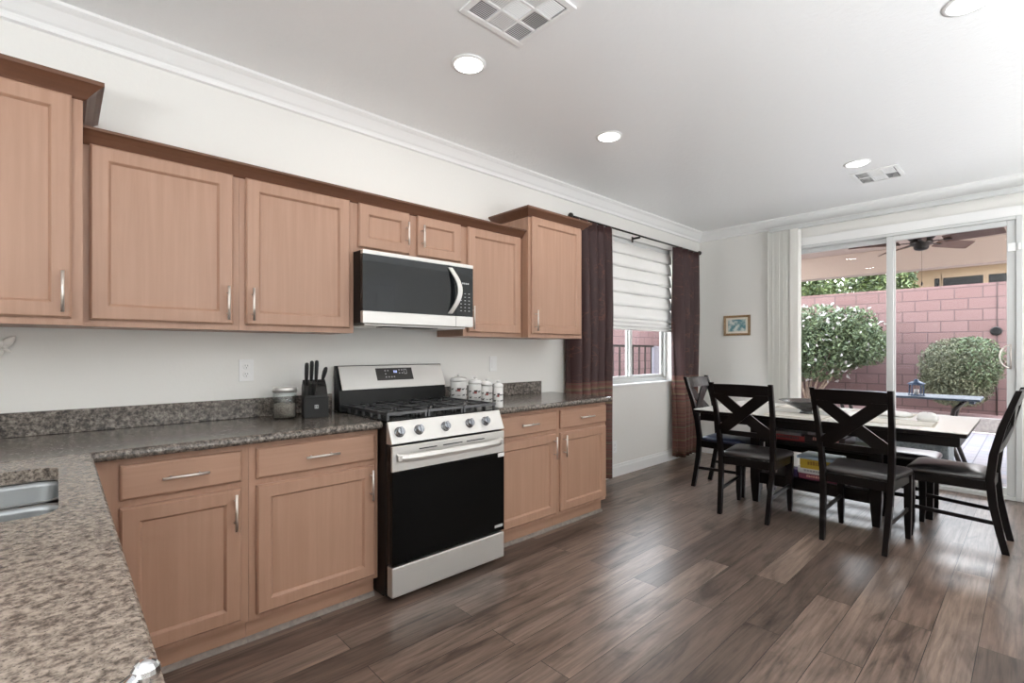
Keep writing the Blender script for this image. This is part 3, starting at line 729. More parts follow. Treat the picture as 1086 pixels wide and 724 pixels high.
    bp = mesh_obj('door_top_band', bm, M['steel'], od, bevel=0.004)
    bm = nb(); box(bm, 0.004, W - 0.004, -0.722, -0.705, 0.198, 0.664); mesh_obj('oven_window', bm, M['dark_glass'], od, bevel=0.003)
    bm = nb()
    for a, b in ((0.16, 0.27), (0.31, 0.44), (0.47, 0.60)): box(bm, a, b, -0.7235, -0.7215, 0.762, 0.768)
    mesh_obj('vent_slot', bm, M['slot'], od)
    bm = nb(); N_ = 15; rs = []
    for i in range(N_):
        s = i / (N_ - 1); xx = 0.028 + (W - 0.056) * s; o_ = 0.046 * min(1, math.sin(PI * min(max(s, 0.0), 1)) ** 0.35 + 0.12)
        y = -0.722 - o_; rs.append([(xx, y + 0.010, 0.712), (xx, y - 0.004, 0.716), (xx, y - 0.008, 0.733), (xx, y - 0.003, 0.752), (xx, y + 0.010, 0.756)])
    rings(bm, rs, smooth=False)
    for xx in (0.028, W - 0.052): box(bm, xx, xx + 0.024, -0.745, -0.720, 0.719, 0.749)
    mesh_obj('handle', bm, M['steel'], od, bevel=0.002)
    bm = nb(); box(bm, W - 0.055, W - 0.006, -0.7235, -0.7215, 0.640, 0.663); mesh_obj('energy_sticker', bm, M['plastic'], od)
    bm = nb(); box(bm, W - 0.080, W - 0.018, -0.7235, -0.7215, 0.222, 0.238); mesh_obj('badge', bm, M['mark'], od)
    # drawer
    bm = nb(); box(bm, 0.004, W - 0.004, -0.722, -0.668, 0.035, 0.187); mesh_obj('storage_drawer', bm, M['steel'], t, bevel=0.006)
import sys
def invx(px, py, y):
    f = 516.22; a = R(42.9726); c, s = math.cos(a), math.sin(a); X = (px - 543) / f
    return (y + 2.9022) / (-s * X + c) * (c * X + s)
KNOBX = [1.268, 1.383, 1.552, 1.718, 1.836]
make_range()

# ---------------------------------------------------------------- microwave
def microwave():
    x0, x1 = 1.2075, 1.9675; W = x1 - x0; z0, z1 = 1.426, 1.8265
    t = thing('microwave', 'stainless over-the-range microwave with dark glass door', 'microwave', (x0, 0, z0)); Hh = z1 - z0; yf = -0.42
    bm = nb(); box(bm, 0, W, yf + 0.03, -0.003, 0, Hh); mesh_obj('body', bm, M['black'], t, bevel=0.003)
    bm = nb(); box(bm, 0.03, W - 0.03, yf + 0.045, -0.03, -0.012, 0.0); mesh_obj('underside', bm, M['steel'], t, bevel=0.003)
    bm = nb(); box(bm, 0.16, 0.52, yf + 0.05, yf + 0.16, -0.016, -0.012); mesh_obj('intake_grille', bm, M['slot'], t)
    bm = nb(); box(bm, 0.18, 0.30, yf + 0.10, yf + 0.13, -0.018, -0.016); mesh_obj('cooktop_lamp', bm, M['lens_dim'], t)
    # front: top and bottom steel bands, glass door, control side
    bm = nb(); box(bm, 0.0, W, yf, yf + 0.03, Hh - 0.022, Hh); mesh_obj('top_band', bm, M['steel'], t, bevel=0.002)
    xd = 0.622
    bm = nb(); box(bm, 0.0, xd, yf, yf + 0.03, 0.0, 0.066); mesh_obj('bottom_band', bm, M['steel'], t, bevel=0.002)
    bm = nb(); box(bm, xd + 0.003, W, yf, yf + 0.03, 0.0, 0.066); mesh_obj('bottom_band', bm, M['steel'], t, bevel=0.002)
    bm = nb(); box(bm, 0.0, xd, yf + 0.001, yf + 0.03, 0.067, Hh - 0.023); d = mesh_obj('door', bm, M['micro_glass'], t)
    bm = nb(); box(bm, xd + 0.003, W, yf + 0.001, yf + 0.03, 0.067, Hh - 0.023); cpn = mesh_obj('control_panel', bm, M['micro_glass'], t)
    bm = nb(); rs = []
    for i in range(15):
        s = i / 14; z = 0.080 + (Hh - 0.115) * s; y = yf - 0.006 - 0.038 * math.sin(PI * s); xx = 0.560 + 0.050 * math.sin(PI * s)
        rs.append([(xx, y, z), (xx + 0.034, y, z), (xx + 0.034, y + 0.010, z), (xx, y + 0.010, z)])
    rings(bm, rs); mesh_obj('handle', bm, M['steel'], d, bevel=0.002)
    bm = nb(); y = yf - 0.0004
    def q(u, v, w, h): bm.faces.new([bm.verts.new(p) for p in ((u, y, v), (u + w, y, v), (u + w, y, v + h), (u, y, v + h))])
    for r in range(6):
        for k in range(3): q(xd + 0.035 + k * 0.032, 0.10 + r * 0.022, 0.012, 0.004)
    for k in range(4): q(xd + 0.05 + k * 0.014, 0.272, 0.010, 0.010)
    mesh_obj('button_marks', bm, M['mark'], cpn)['kind'] = 'stuff'
M['lens_dim'] = mat('frosted_lamp_cover', (0.7, 0.7, 0.68), 0.3)
microwave()

# ---------------------------------------------------------------- counter objects
def jar():
    t = thing('glass_jar', 'round glass jar with steel lid next to the knife block', 'jar', (0.880, -0.185, 0.9142))
    bm = nb(); lathe(bm, [(0.052, 0), (0.058, 0.004), (0.058, 0.135), (0.055, 0.140), (0.051, 0.138), (0.054, 0.132), (0.054, 0.008), (0.0, 0.006)], n=32); mesh_obj('glass_body', bm, M['jar_glass'], t)
    bm = nb(); lathe(bm, [(0.0, 0.009), (0.052, 0.009), (0.052, 0.078), (0.035, 0.083), (0.0, 0.080)], n=28); mesh_obj('contents', bm, noisy('grey_brown_grounds', (0.16, 0.13, 0.11), (0.34, 0.29, 0.25), 140, 0.9), t)
    bm = nb(); lathe(bm, [(0.055, 0.141), (0.060, 0.141), (0.060, 0.163), (0.057, 0.166), (0.0, 0.167)], n=32); mesh_obj('lid', bm, M['steel'], t)
jar()
def knife_block():
    t = thing('knife_block', 'black knife block full of black-handled knives beside the range', 'knife block', (1.036, -0.185, 0.9142), R(-14))
    bm = nb(); prism(bm, [(-0.085, 0.0), (0.085, 0.0), (0.085, 0.155), (0.02, 0.20), (-0.045, 0.165), (-0.085, 0.118)], 'x', -0.058, 0.058)
    # keep the lower front as its own box
    b = mesh_obj('block', bm, M['block_black'], t, bevel=0.003)
    bm = nb(); box(bm, -0.062, 0.062, -0.094, -0.086, 0.0, 0.112); fp = mesh_obj('front_plate', bm, M['block_plate'], t, bevel=0.002)
    bm = nb(); y = -0.0945
    for (u, v, w, h) in ((-0.010, 0.050, 0.004, 0.020), (0.006, 0.050, 0.004, 0.020), (-0.010, 0.050, 0.020, 0.004), (-0.010, 0.066, 0.020, 0.004), (-0.003, 0.054, 0.006, 0.012)):
        bm.faces.new([bm.verts.new(p) for p in ((u, y, v), (u + w, y, v), (u + w, y, v + h), (u, y, v + h))])
    mesh_obj('square_emblem', bm, M['mark'], fp)
    def knife(x, y, z, L, w, lean=0.0, fat=False):
        bm = nb(); d = Vector((lean, -0.30, 1)).normalized(); p = Vector((x, y, z)); rs = []
        prof = [(0, w * 0.8), (0.15, w * 0.75), (0.5, w), (0.85, w * 1.05), (0.97, w * 0.9), (1.0, w * 0.5)] if not fat else [(0, w * 0.45), (0.2, w * 0.6), (0.5, w * 1.1), (0.75, w * 1.25), (0.93, w), (1.0, w * 0.5)]
        for s, ww in prof:
            c = p + d * (L * s); n = 10
            rs.append([tuple(c + Vector((1, 0, 0)) * math.cos(2 * PI * k / n) * 0.0105 * (ww / w) + Vector((0, 0.95, 0.3)) * math.sin(2 * PI * k / n) * ww) for k in range(n)])
        rings(bm, rs, smooth=True); k = mesh_obj('knife', bm, M['knife'], t)
        return k
    for x, y, z, L in ((-0.044, -0.02, 0.165, 0.135), (-0.018, -0.01, 0.17, 0.14), (0.008, 0.0, 0.172, 0.14)): knife(x, y, z, L, 0.013)
    knife(0.040, 0.03, 0.17, 0.105, 0.013, 0.22, True)
    for x in (-0.028, -0.012): knife(x, -0.075, 0.118, 0.08, 0.009)
    bm = nb()
    for x in (0.018, 0.030, 0.042): lathe(bm, [(0.006, 0), (0.007, 0.012), (0.004, 0.016)], (x, -0.03, 0.168), 10)
    mesh_obj('scissor_loops', bm, M['knife'], t)
knife_block()

def canister(label, x, y, r, h, seed):
    rnd = random.Random(seed); t = thing('canister', label, 'canister', (x, y, 0.9142), R(0), 'white farm-pattern canisters')
    bm = nb(); lathe(bm, [(r * 0.9, 0), (r, 0.006), (r, h * 0.78), (r * 0.97, h * 0.80), (r * 0.9, h * 0.80)], n=32); b = mesh_obj('body', bm, M['ceramic'], t)
    bm = nb(); lathe(bm, [(r * 0.9, h * 0.80), (r * 1.02, h * 0.805), (r * 1.02, h * 0.87), (r * 0.9, h * 0.94), (r * 0.45, h * 0.975), (0.008, h * 0.985), (0.007, h * 1.0), (0.012, h * 1.025), (0.012, h * 1.06), (0.005, h * 1.085)], n=32); mesh_obj('lid', bm, M['ceramic'], t)
    # painted animals/barns: small patches lying on the curved side
    def patch(bm, ang, z, w, hh, mi=0):
        N_ = 4; v = []
        for zz in (z, z + hh): v.append([bm.verts.new(((r + 0.0006) * math.cos(ang + (k / N_ - 0.5) * w / r), (r + 0.0006) * math.sin(ang + (k / N_ - 0.5) * w / r), zz)) for k in range(N_ + 1)])
        for k in range(N_): bm.faces.new((v[0][k], v[0][k + 1], v[1][k + 1], v[1][k])).material_index = mi
    bm = nb(); cam_a = math.atan2(-2.9 - y, -x)
    k_ = r / 0.058
    def cow(a, zz, sc):
        patch(bm, a, zz, 0.016 * sc, 0.008 * sc); patch(bm, a + 0.011 * sc / r, zz + 0.004 * sc, 0.006 * sc, 0.007 * sc)
        for d in (-0.006, 0.006): patch(bm, a + d * sc / r, zz - 0.005 * sc, 0.003 * sc, 0.005 * sc)
    for row, z in ((0, 0.50), (1, 0.27)):
        for k in (-3, -2, -1, 1.25, 2.2, 3.2): cow(cam_a - 0.25 + k * 0.62 + row * 0.1, h * z, 0.55 + 0.45 * k_)
    c_ = cam_a + 0.02
    patch(bm, c_, h * 0.44, r * 0.42, 0.013, 1); patch(bm, c_ + 0.05, h * 0.44 + 0.013, r * 0.50, 0.010, 0); patch(bm, c_ - 0.30, h * 0.43, r * 0.12, 0.012, 0)
    for k in (-1, 0, 1): patch(bm, c_ + k * 0.14, h * 0.27, r * 0.08, 0.005, 0)
    mesh_obj('painted_pattern', bm, [M['cow_black'], M['barn_red']], b)['kind'] = 'stuff'
canister('widest white farm-pattern canister, closest to the wall', 2.060, -0.140, 0.058, 0.180, 1)
canister('second-widest white canister between the widest and the third', 2.050, -0.340, 0.047, 0.172, 2)
canister('second-slimmest white farm-pattern canister of the row', 2.035, -0.480, 0.037, 0.166, 3)
canister('slimmest white farm-pattern canister, closest to the counter front', 2.035, -0.590, 0.031, 0.160, 4)

# outlets and switches
def plate(name, label, cat, x, z, y=-0.0, kind='outlet', w=0.072, h=0.118):
    t = thing(name, label, cat, (x, y, z))
    bx('cover_plate', M['plastic'], (-w / 2, w / 2, -0.006, -0.0005, -h / 2, h / 2), t, bevel=0.002)
    if kind == 'outlet':
        for s in (-1, 1):
            bm = nb(); lathe(bm, [(0.0165, -0.006), (0.0165, -0.008), (0.015, -0.0085)], (0, 0, s * 0.022), 20, axis='y'); sk = mesh_obj('socket', bm, M['plastic'], t)
            bm = nb()
            for dx in (-0.006, 0.006): box(bm, dx - 0.001, dx + 0.001, -0.0089, -0.0084, s * 0.022, s * 0.022 + 0.008)
            box(bm, -0.002, 0.002, -0.0089, -0.0084, s * 0.022 - 0.010, s * 0.022 - 0.006); mesh_obj('slots', bm, M['slot'], sk)
    else:
        bx('rocker', M['plastic'], (-0.016, 0.016, -0.009, -0.006, -0.033, 0.033), t, bevel=0.002)
plate('wall_outlet', 'white double outlet on the wall above the jar', 'outlet', 0.741, 1.168)
plate('light_switch', 'white rocker switch on the wall to one side of the canisters', 'switch', 2.497, 1.173, kind='switch')
plate('wall_outlet', 'white outlet low on the wall beneath the dining window', 'outlet', 4.12, 0.30)

# plaster leaf ornament at far end of the kitchen wall
t = thing('wall_ornament', 'off-white petal-shaped ornament on the wall under the tall corner cabinet', 'wall ornament', (-0.172, -0.003, 1.285))
def petal(c, ang, L, w):
    bm = nb(); rs = []
    for s in np.linspace(0, 1, 9):
        ww = w * math.sin(PI * min(0.98, 0.08 + s * 0.9)) ** 0.7; hh = 0.004 + 0.012 * math.sin(PI * s)
        p = Vector((math.cos(ang), 0, math.sin(ang))) * L * s; q = Vector((-math.sin(ang), 0, math.cos(ang)))
        rs.append([tuple(Vector(c) + p + q * ww * math.cos(2 * PI * k / 8) + Vector((0, -1, 0)) * (0.008 + hh * (0.5 + 0.5 * math.sin(2 * PI * k / 8)))) for k in range(8)])
    rings(bm, rs, smooth=True); mesh_obj('petal', bm, M['wall_plaster'], t)
M['wall_plaster'] = mat('offwhite_plaster', (0.88, 0.86, 0.82), 0.6)
for a, L, w in ((52, 0.062, 0.016), (100, 0.045, 0.012), (150, 0.045, 0.012), (210, 0.04, 0.012), (260, 0.04, 0.01), (-30, 0.035, 0.007), (10, 0.02, 0.008)): petal((0, 0, 0), R(a), L, w)

# picture on the east wall
t = thing('framed_picture', 'small bronze-framed landscape picture on the wall beside the blind', 'picture', (XF, -0.473, 1.578))
bm = nb(); w, h, s = 0.155, 0.120, 0.026
def rectx(a, x): return [(x, -w + a, -h + a), (x, w - a, -h + a), (x, w - a, h - a), (x, -w + a, h - a)]
rings(bm, [rectx(0, -0.001), rectx(0, -0.018), rectx(0.006, -0.022), rectx(s, -0.014), rectx(s, -0.006)], caps=False); mesh_obj('frame', bm, M['gold_frame'], t)
bx('mat_board', M['mat_board'], (-0.008, -0.005, -w + s, w - s, -h + s, h - s), t)
bx('print', M['picture'], (-0.0095, -0.0082, -w + s + 0.026, w - s - 0.026, -h + s + 0.022, h - s - 0.022), t)

# ---------------------------------------------------------------- ceiling fixtures
def downlight(label, x, y, r=0.072, power=3.4):
    t = thing('recessed_light', label, 'ceiling light', (x, y, H), group='round recessed lights in the ceiling')
    bm = nb(); lathe(bm, [(r + 0.001, -0.001), (r + 0.018, -0.001), (r + 0.018, -0.005), (r + 0.004, -0.008), (r + 0.001, -0.008)], n=40, closed=True); mesh_obj('trim_ring', bm, M['white'], t)
    bm = nb(); lathe(bm, [(r, -0.001), (r, -0.006), (r * 0.9, -0.007)], n=40); mesh_obj('lens', bm, M['lens'], t)
    d = bpy.data.lights.new('lamp_glow', 'AREA'); d.shape = 'DISK'; d.size = r * 2; d.energy = power; d.color = (1.0, 0.97, 0.93)
    o = bpy.data.objects.new('lamp_glow', d); C.objects.link(o); o.parent = t; o.location = (0, 0, -0.012)
downlight('round recessed ceiling light over the range', 1.549, -0.911)
downlight('round recessed ceiling light over the last base cabinet', 2.779, -0.902)
downlight('round recessed ceiling light next to the small slotted vent', 4.609, -1.949)
downlight('round recessed ceiling light at the top frame edge', 2.827, -2.714)
def vent(name, label, x0, x1, y0, y1, nx, ny):
    t = thing(name, label, 'ceiling vent', ((x0 + x1) / 2, (y0 + y1) / 2, H), group='louvred ceiling vents')
    w, h = abs(x1 - x0) / 2, abs(y1 - y0) / 2; fr = 0.028
    bm = nb()
    box(bm, -w, w, -h, -h + fr, -0.010, -0.0005); box(bm, -w, w, h - fr, h, -0.010, -0.0005); box(bm, -w, -w + fr, -h + fr, h - fr, -0.010, -0.0005); box(bm, w - fr, w, -h + fr, h - fr, -0.010, -0.0005)
    iw, ih = 2 * (w - fr), 2 * (h - fr)
    for i in range(1, nx): box(bm, -w + fr + iw * i / nx - 0.006, -w + fr + iw * i / nx + 0.006, -h + fr, h - fr, -0.009, -0.0005)
    for j in range(1, ny): box(bm, -w + fr, w - fr, -h + fr + ih * j / ny - 0.006, -h + fr + ih * j / ny + 0.006, -0.0088, -0.0005)
    mesh_obj('frame', bm, M['white'], t, bevel=0.002)
    bx('duct_backing', mat('vent_shadow', (0.12, 0.12, 0.12), 0.8), (-w + fr, w - fr, -h + fr, h - fr, -0.0012, -0.0004), t)
    for i in range(nx):
        for j in range(ny):
            bm = nb(); cx0 = -w + fr + iw * i / nx + 0.007; cx1 = -w + fr + iw * (i + 1) / nx - 0.007; cy0 = -h + fr + ih * j / ny + 0.007; cy1 = -h + fr + ih * (j + 1) / ny - 0.007
            n = 9
            ax = (i + j) % 2
            for k in range(n):
                s = (k + 0.5) / n
                if ax == 0:
                    yy = cy0 + (cy1 - cy0) * s; bar(bm, (cx0, yy, -0.005), (cx1, yy, -0.005), 0.0062, 0.0012, (0, 0.5 if j < ny / 2 else -0.5, 0.85))
                else:
                    xx = cx0 + (cx1 - cx0) * s; bar(bm, (xx, cy0, -0.005), (xx, cy1, -0.005), 0.0062, 0.0012, (0.5 if i < nx / 2 else -0.5, 0, 0.85))
            mesh_obj('louvres', bm, M['white'], t)
vent('ceiling_vent', 'square four-way ceiling vent close to the range light', 1.27, 1.632, -1.56, -1.20, 3, 3)
vent('ceiling_vent', 'small rectangular ceiling vent near the patio door', 4.85, 5.215, -2.165, -1.845, 2, 3)

# ---------------------------------------------------------------- dining chairs
def loft(bm, secs, mi=0, smooth=False):
    rings(bm, [[(x - a, y - b, z), (x + a, y - b, z), (x + a, y + b, z), (x - a, y + b, z)] for x, y, z, a, b in secs], mi=mi, smooth=smooth)
def chair(label, leather):
    t = thing('dining_chair', label, 'chair', group='dark x-back dining chairs')
    E_ = M['espresso']
    for s in (-1, 1):
        bm = nb(); loft(bm, [(0.190, s * 0.196, 0.0, 0.014, 0.014), (0.184, s * 0.196, 0.10, 0.019, 0.018), (0.186, s * 0.196, 0.25, 0.021, 0.020), (0.190, s * 0.196, 0.44, 0.022, 0.022)])
        mesh_obj('leg', bm, E_, t, bevel=0.003)
        bm = nb(); loft(bm, [(-0.275, s * 0.172, 0.0, 0.018, 0.015), (-0.250, s * 0.177, 0.12, 0.019, 0.016), (-0.218, s * 0.184, 0.30, 0.021, 0.017), (-0.205, s * 0.190, 0.46, 0.022, 0.017), (-0.222, s * 0.197, 0.62, 0.021, 0.017), (-0.262, s * 0.205, 0.80, 0.019, 0.016), (-0.335, s * 0.214, 1.03, 0.015, 0.015)])
        mesh_obj('leg', bm, E_, t, bevel=0.003)
    bm = nb()
    for s in (-1, 1): bar(bm, (-0.20, s * 0.186, 0.415), (0.19, s * 0.196, 0.415), 0.022, 0.06)
    bar(bm, (0.19, -0.19, 0.415), (0.19, 0.19, 0.415), 0.022, 0.06); bar(bm, (-0.205, -0.18, 0.415), (-0.205, 0.18, 0.415), 0.022, 0.06)
    mesh_obj('seat_frame', bm, E_, t, bevel=0.002)
    # cushion: soft domed pad
    bm = nb(); rs = []
    def rr(a, z):
        x0, x1 = -0.195 + a, 0.215 - a; P = []; r = 0.035
        for cx, cy, a0 in ((x1 - r, 1, 0), (x0 + r, 1, 90), (x0 + r, -1, 180), (x1 - r, -1, 270)):
            for k in range(5):
                an = R(a0 + 22.5 * k); wy = (0.225 if cx > 0 else 0.188) - a - r
                P.append((cx + r * math.cos(an), cy * wy + r * math.sin(an), z))
        return P
    for a, z in ((0.004, 0.446), (0.0, 0.452), (0.0, 0.465), (0.006, 0.476), (0.03, 0.487), (0.075, 0.495), (0.13, 0.499)): rs.append(rr(a, z))
    rings(bm, rs, smooth=True); mesh_obj('seat', bm, leather, t)
    # stretchers
    for s in (-1, 1):
        bm = nb(); bar(bm, (-0.243, s * 0.181, 0.185), (0.187, s * 0.196, 0.205), 0.014, 0.026); mesh_obj('stretcher', bm, E_, t, bevel=0.002)
    # back: curved top rail, crossed boards, lower rail
    def arc(z, xb, hw, th, hgt, n=9):
        bm = nb(); rs = []
        for i in range(n):
            s = -1 + 2 * i / (n - 1); y = s * hw; x = xb - 0.022 * (1 - s * s)
            lean = 0.30 * hgt
            rs.append([(x - th / 2 + 0.14 * hgt, y, z - hgt / 2), (x + th / 2 + 0.14 * hgt, y, z - hgt / 2), (x + th / 2 - 0.16 * hgt, y, z + hgt / 2 + 0.006 * (1 - s * s) - 0.006), (x - th / 2 - 0.16 * hgt, y, z + hgt / 2 - 0.006 * s * s)])
        rings(bm, rs); return bm
    mesh_obj('top_rail', arc(0.975, -0.310, 0.226, 0.022, 0.095), E_, t, bevel=0.003)
    mesh_obj('lower_rail', arc(0.640, -0.222, 0.190, 0.018, 0.040), E_, t, bevel=0.002)
    bm = nb()
    for s in (-1, 1):
        rs = []
        for i in range(7):
            u = i / 6; y = s * (-0.196 + 0.392 * u); z = 0.630 + 0.335 * u; x = -0.226 - 0.086 * u - 0.016 * (1 - (2 * u - 1) ** 2) + s * 0.002
            wv = 0.052
            rs.append([(x - 0.007, y, z - wv), (x + 0.007, y, z - wv), (x + 0.007 - 0.02, y, z + wv), (x - 0.007 - 0.02, y, z + wv)])
        rings(bm, rs)
    # trim the crossed boards to the rails
    for plane_z, nz in ((0.945, 1), (0.655, -1)):
        g = bm.verts[:] + bm.edges[:] + bm.faces[:]
        r = bmesh.ops.bisect_plane(bm, geom=g, plane_co=(0, 0, plane_z), plane_no=(0, 0, nz), clear_outer=True)
        ed = [e for e in r['geom_cut'] if isinstance(e, bmesh.types.BMEdge)]
        bmesh.ops.edgeloop_fill(bm, edges=ed)
    mesh_obj('cross_back', bm, E_, t)
    return t
c0 = chair('dark x-back chair pushed up to the table side, closest to the curtain', M['leather'])
c0.location = (4.067, -1.386, 0); c0.rotation_euler.z = R(1.8)
dup(c0, (4.040, -2.112, 0), R(-3.2), 'dark x-back chair on the table side in front of the patio door post')
dup(c0, (4.512, -2.512, 0), R(88), 'dark x-back chair at the table end under the patio door handle')
d_ = dup(c0, (4.55, -0.985, 0), R(-90), 'dark x-back chair with navy seat at the table head by the curtain')
for ch in d_.children:
    if ch.name.startswith('seat') and not ch.name.startswith('seat_frame'):
        ch.data = ch.data.copy(); ch.data.materials[0] = M['leather_blue']; ch['label'] = 'navy blue seat'

# bench on the far side
t = thing('dining_bench', 'dark bench with pale-lit leather seat on the patio side of the table', 'bench', (4.975, -1.81, 0))
bm = nb(); rs = []
for a, z in ((0.004, 0.428), (0.0, 0.436), (0.0, 0.452), (0.008, 0.464), (0.03, 0.474), (0.07, 0.480), (0.11, 0.482)):
    x1, y1, r = 0.185 - a, 0.595 - a, 0.03; P = []
    for sx, sy, a0 in ((1, 1, 0), (-1, 1, 90), (-1, -1, 180), (1, -1, 270)):
        for k in range(5): an = R(a0 + 22.5 * k); P.append((sx * (x1 - r) + r * math.cos(an), sy * (y1 - r) + r * math.sin(an), z))
    rs.append(P)
rings(bm, rs, smooth=True); mesh_obj('seat', bm, M['leather'], t)
bm = nb()
for s in (-1, 1): bar(bm, (s * 0.15, -0.565, 0.40), (s * 0.15, 0.565, 0.40), 0.022, 0.055); bar(bm, (-0.15, s * 0.565, 0.40), (0.15, s * 0.565, 0.40), 0.022, 0.055)
mesh_obj('seat_frame', bm, M['espresso'], t)
for sx in (-1, 1):
    for sy in (-1, 1):
        bm = nb(); loft(bm, [(sx * 0.150, sy * 0.550, 0.0, 0.022, 0.022), (sx * 0.15, sy * 0.550, 0.372, 0.027, 0.027)]); mesh_obj('leg', bm, M['espresso'], t, bevel=0.003)
for s in (-1, 1): bm = nb(); bar(bm, (s * 0.15, -0.53, 0.15), (s * 0.15, 0.53, 0.15), 0.016, 0.03); mesh_obj('stretcher', bm, M['espresso'], t)

# ---------------------------------------------------------------- dining table
TX0, TX1, TY0, TY1 = 4.115, 5.170, -2.622, -0.845
t = thing('dining_table', 'long black-sided table with top coloured pale as door glare and storage shelves underneath', 'table', (4.6425, -1.7335, 0))
ox, oy = 4.6425, -1.7335
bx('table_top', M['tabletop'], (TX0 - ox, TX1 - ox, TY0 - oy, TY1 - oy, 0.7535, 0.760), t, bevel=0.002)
bm = nb(); a = 0.040
box(bm, TX0 + a - ox, TX1 - a - ox, TY0 + a - oy, TY1 - a - oy, 0.662, 0.7275)
mesh_obj('apron', bm, M['espresso'], t, bevel=0.003)
bx('edge_band', M['espresso'], (TX0 + 0.004 - ox, TX1 - 0.004 - ox, TY0 + 0.004 - oy, TY1 - 0.004 - oy, 0.728, 0.7533), t, bevel=0.003)
for lx in (4.335, 4.665):
    for ly in (-1.292, -2.122):
        bm = nb(); loft(bm, [(lx - ox, ly - oy, 0.0, 0.022, 0.022), (lx - ox, ly - oy, 0.10, 0.030, 0.030), (lx - ox, ly - oy, 0.20, 0.036, 0.036), (lx - ox, ly - oy, 0.6615, 0.036, 0.036)]); mesh_obj('leg', bm, M['espresso'], t, bevel=0.003)
for z0, z1 in ((0.165, 0.255), (0.515, 0.545)):
    bm = nb(); box(bm, 4.315 - ox, 4.685 - ox, -2.10 - oy, -1.31 - oy, z1 - 0.02, z1)
    for xx in (4.312, 4.672): box(bm, xx - ox, xx + 0.018 - ox, -2.10 - oy, -1.31 - oy, z0, z1)
    mesh_obj('storage_shelf', bm, M['espresso'], t)

# games boxes on the shelves
def game(label, x, y, z, w, d, h, m, rz=0, name='game_box', stripe=None, cat='game box'):
    t = thing(name, label, cat, (x, y, z), R(rz), 'boxed games on the table shelves')
    bx('box_base', m, (-d / 2, d / 2, -w / 2, w / 2, 0.0, h * 0.45), t, bevel=0.001)
    bx('box_lid', m, (-d / 2 - 0.0015, d / 2 + 0.0015, -w / 2 - 0.0015, w / 2 + 0.0015, h * 0.3, h), t, bevel=0.0015)
    if stripe:
        bm = nb(); xx = -d / 2 - 0.0022
        rnd = random.Random(int(w * 1000)); y_ = -w * 0.36
        while y_ < w * 0.30:
            ww = rnd.uniform(0.008, 0.02); bm.faces.new([bm.verts.new(p) for p in ((xx, y_, h * 0.42), (xx, y_ + ww, h * 0.42), (xx, y_ + ww, h * rnd.uniform(0.7, 0.88)), (xx, y_, h * rnd.uniform(0.7, 0.88)))]); y_ += ww + 0.004
        mesh_obj('printed_side', bm, stripe, t)
    return t
zl, zu = 0.2555, 0.5455
X_ = 4.45
game('maroon game box at the bottom of the lower shelf pile', 4.465, -1.745, zl, 0.27, 0.24, 0.045, M['box_maroon'], 2, stripe=M['text_pink'])
game('white game box lying between the maroon and yellow boxes', 4.465, -1.74, zl + 0.0455, 0.26, 0.24, 0.038, M['box_white'], -2, stripe=M['box_grey'])
game('yellow game box in the middle of the lower shelf pile', 4.46, -1.745, zl + 0.084, 0.25, 0.22, 0.075, M['box_yellow'], 1, stripe=M['text_gold'])
game('thin pale-blue game box on top of the yellow box', 4.465, -1.74, zl + 0.1595, 0.27, 0.25, 0.022, M['box_blue'], -3)
game('small white card box beside the lower game pile', 4.40, -1.915, zl, 0.045, 0.08, 0.055, M['box_white'], 0, 'card_box')
game('grey card box next to the small white card box', 4.40, -1.995, zl, 0.075, 0.10, 0.05, M['box_grey'], 2, 'card_box')
game('purple card box between games pile and curtain-side leg', 4.42, -1.565, zl, 0.07, 0.10, 0.06, M['box_purple'], -4, 'card_box')
game('white card box upright near the curtain-side table leg', 4.40, -1.40, zl, 0.06, 0.04, 0.11, M['box_white'], 10, 'card_box')
game('dark game box with pink lettering on the upper shelf', 4.47, -1.80, zu, 0.27, 0.26, 0.062, M['box_dark'], -3, stripe=M['text_pink'])
game('thin white game box lying on the dark lettered box', 4.48, -1.79, zu + 0.0622, 0.25, 0.22, 0.018, M['box_white'], 4)
game('red game box on the upper shelf toward the curtain', 4.47, -1.515, zu, 0.26, 0.26, 0.045, M['box_red'], 3, stripe=M['box_dark'])
game('thin charcoal game box on top of the red box', 4.47, -1.52, zu + 0.0455, 0.24, 0.24, 0.022, M['box_grey'], -4)

# things on the table
def placemat(label, x, y, w, d, rz):
    t = thing('placemat', label, 'placemat', (x, y, 0.7602), R(rz), 'pale woven placemats on the dining table')
    bx('woven_mat', M['linen'], (-d / 2, d / 2, -w / 2, w / 2, 0, 0.003), t)
    bm = nb(); b = 0.014; z0, z1 = 0.0031, 0.0042
    box(bm, -d / 2, d / 2, -w / 2, -w / 2 + b, z0, z1); box(bm, -d / 2, d / 2, w / 2 - b, w / 2, z0, z1); box(bm, -d / 2, -d / 2 + b, -w / 2 + b, w / 2 - b, z0, z1); box(bm, d / 2 - b, d / 2, -w / 2 + b, w / 2 - b, z0, z1)
    mesh_obj('border', bm, M['linen_border'], t)
placemat('placemat on the table close to the end chair, half under folded napkin', 4.42, -2.22, 0.44, 0.30, 2)
placemat('placemat on the table between the two side chairs', 4.295, -1.62, 0.42, 0.28, -2)
placemat('placemat on the bench side of the table near the bowl', 4.93, -1.50, 0.42, 0.30, 1)
placemat('placemat on the bench side near the domed napkin', 4.93, -2.05, 0.42, 0.30, -2)
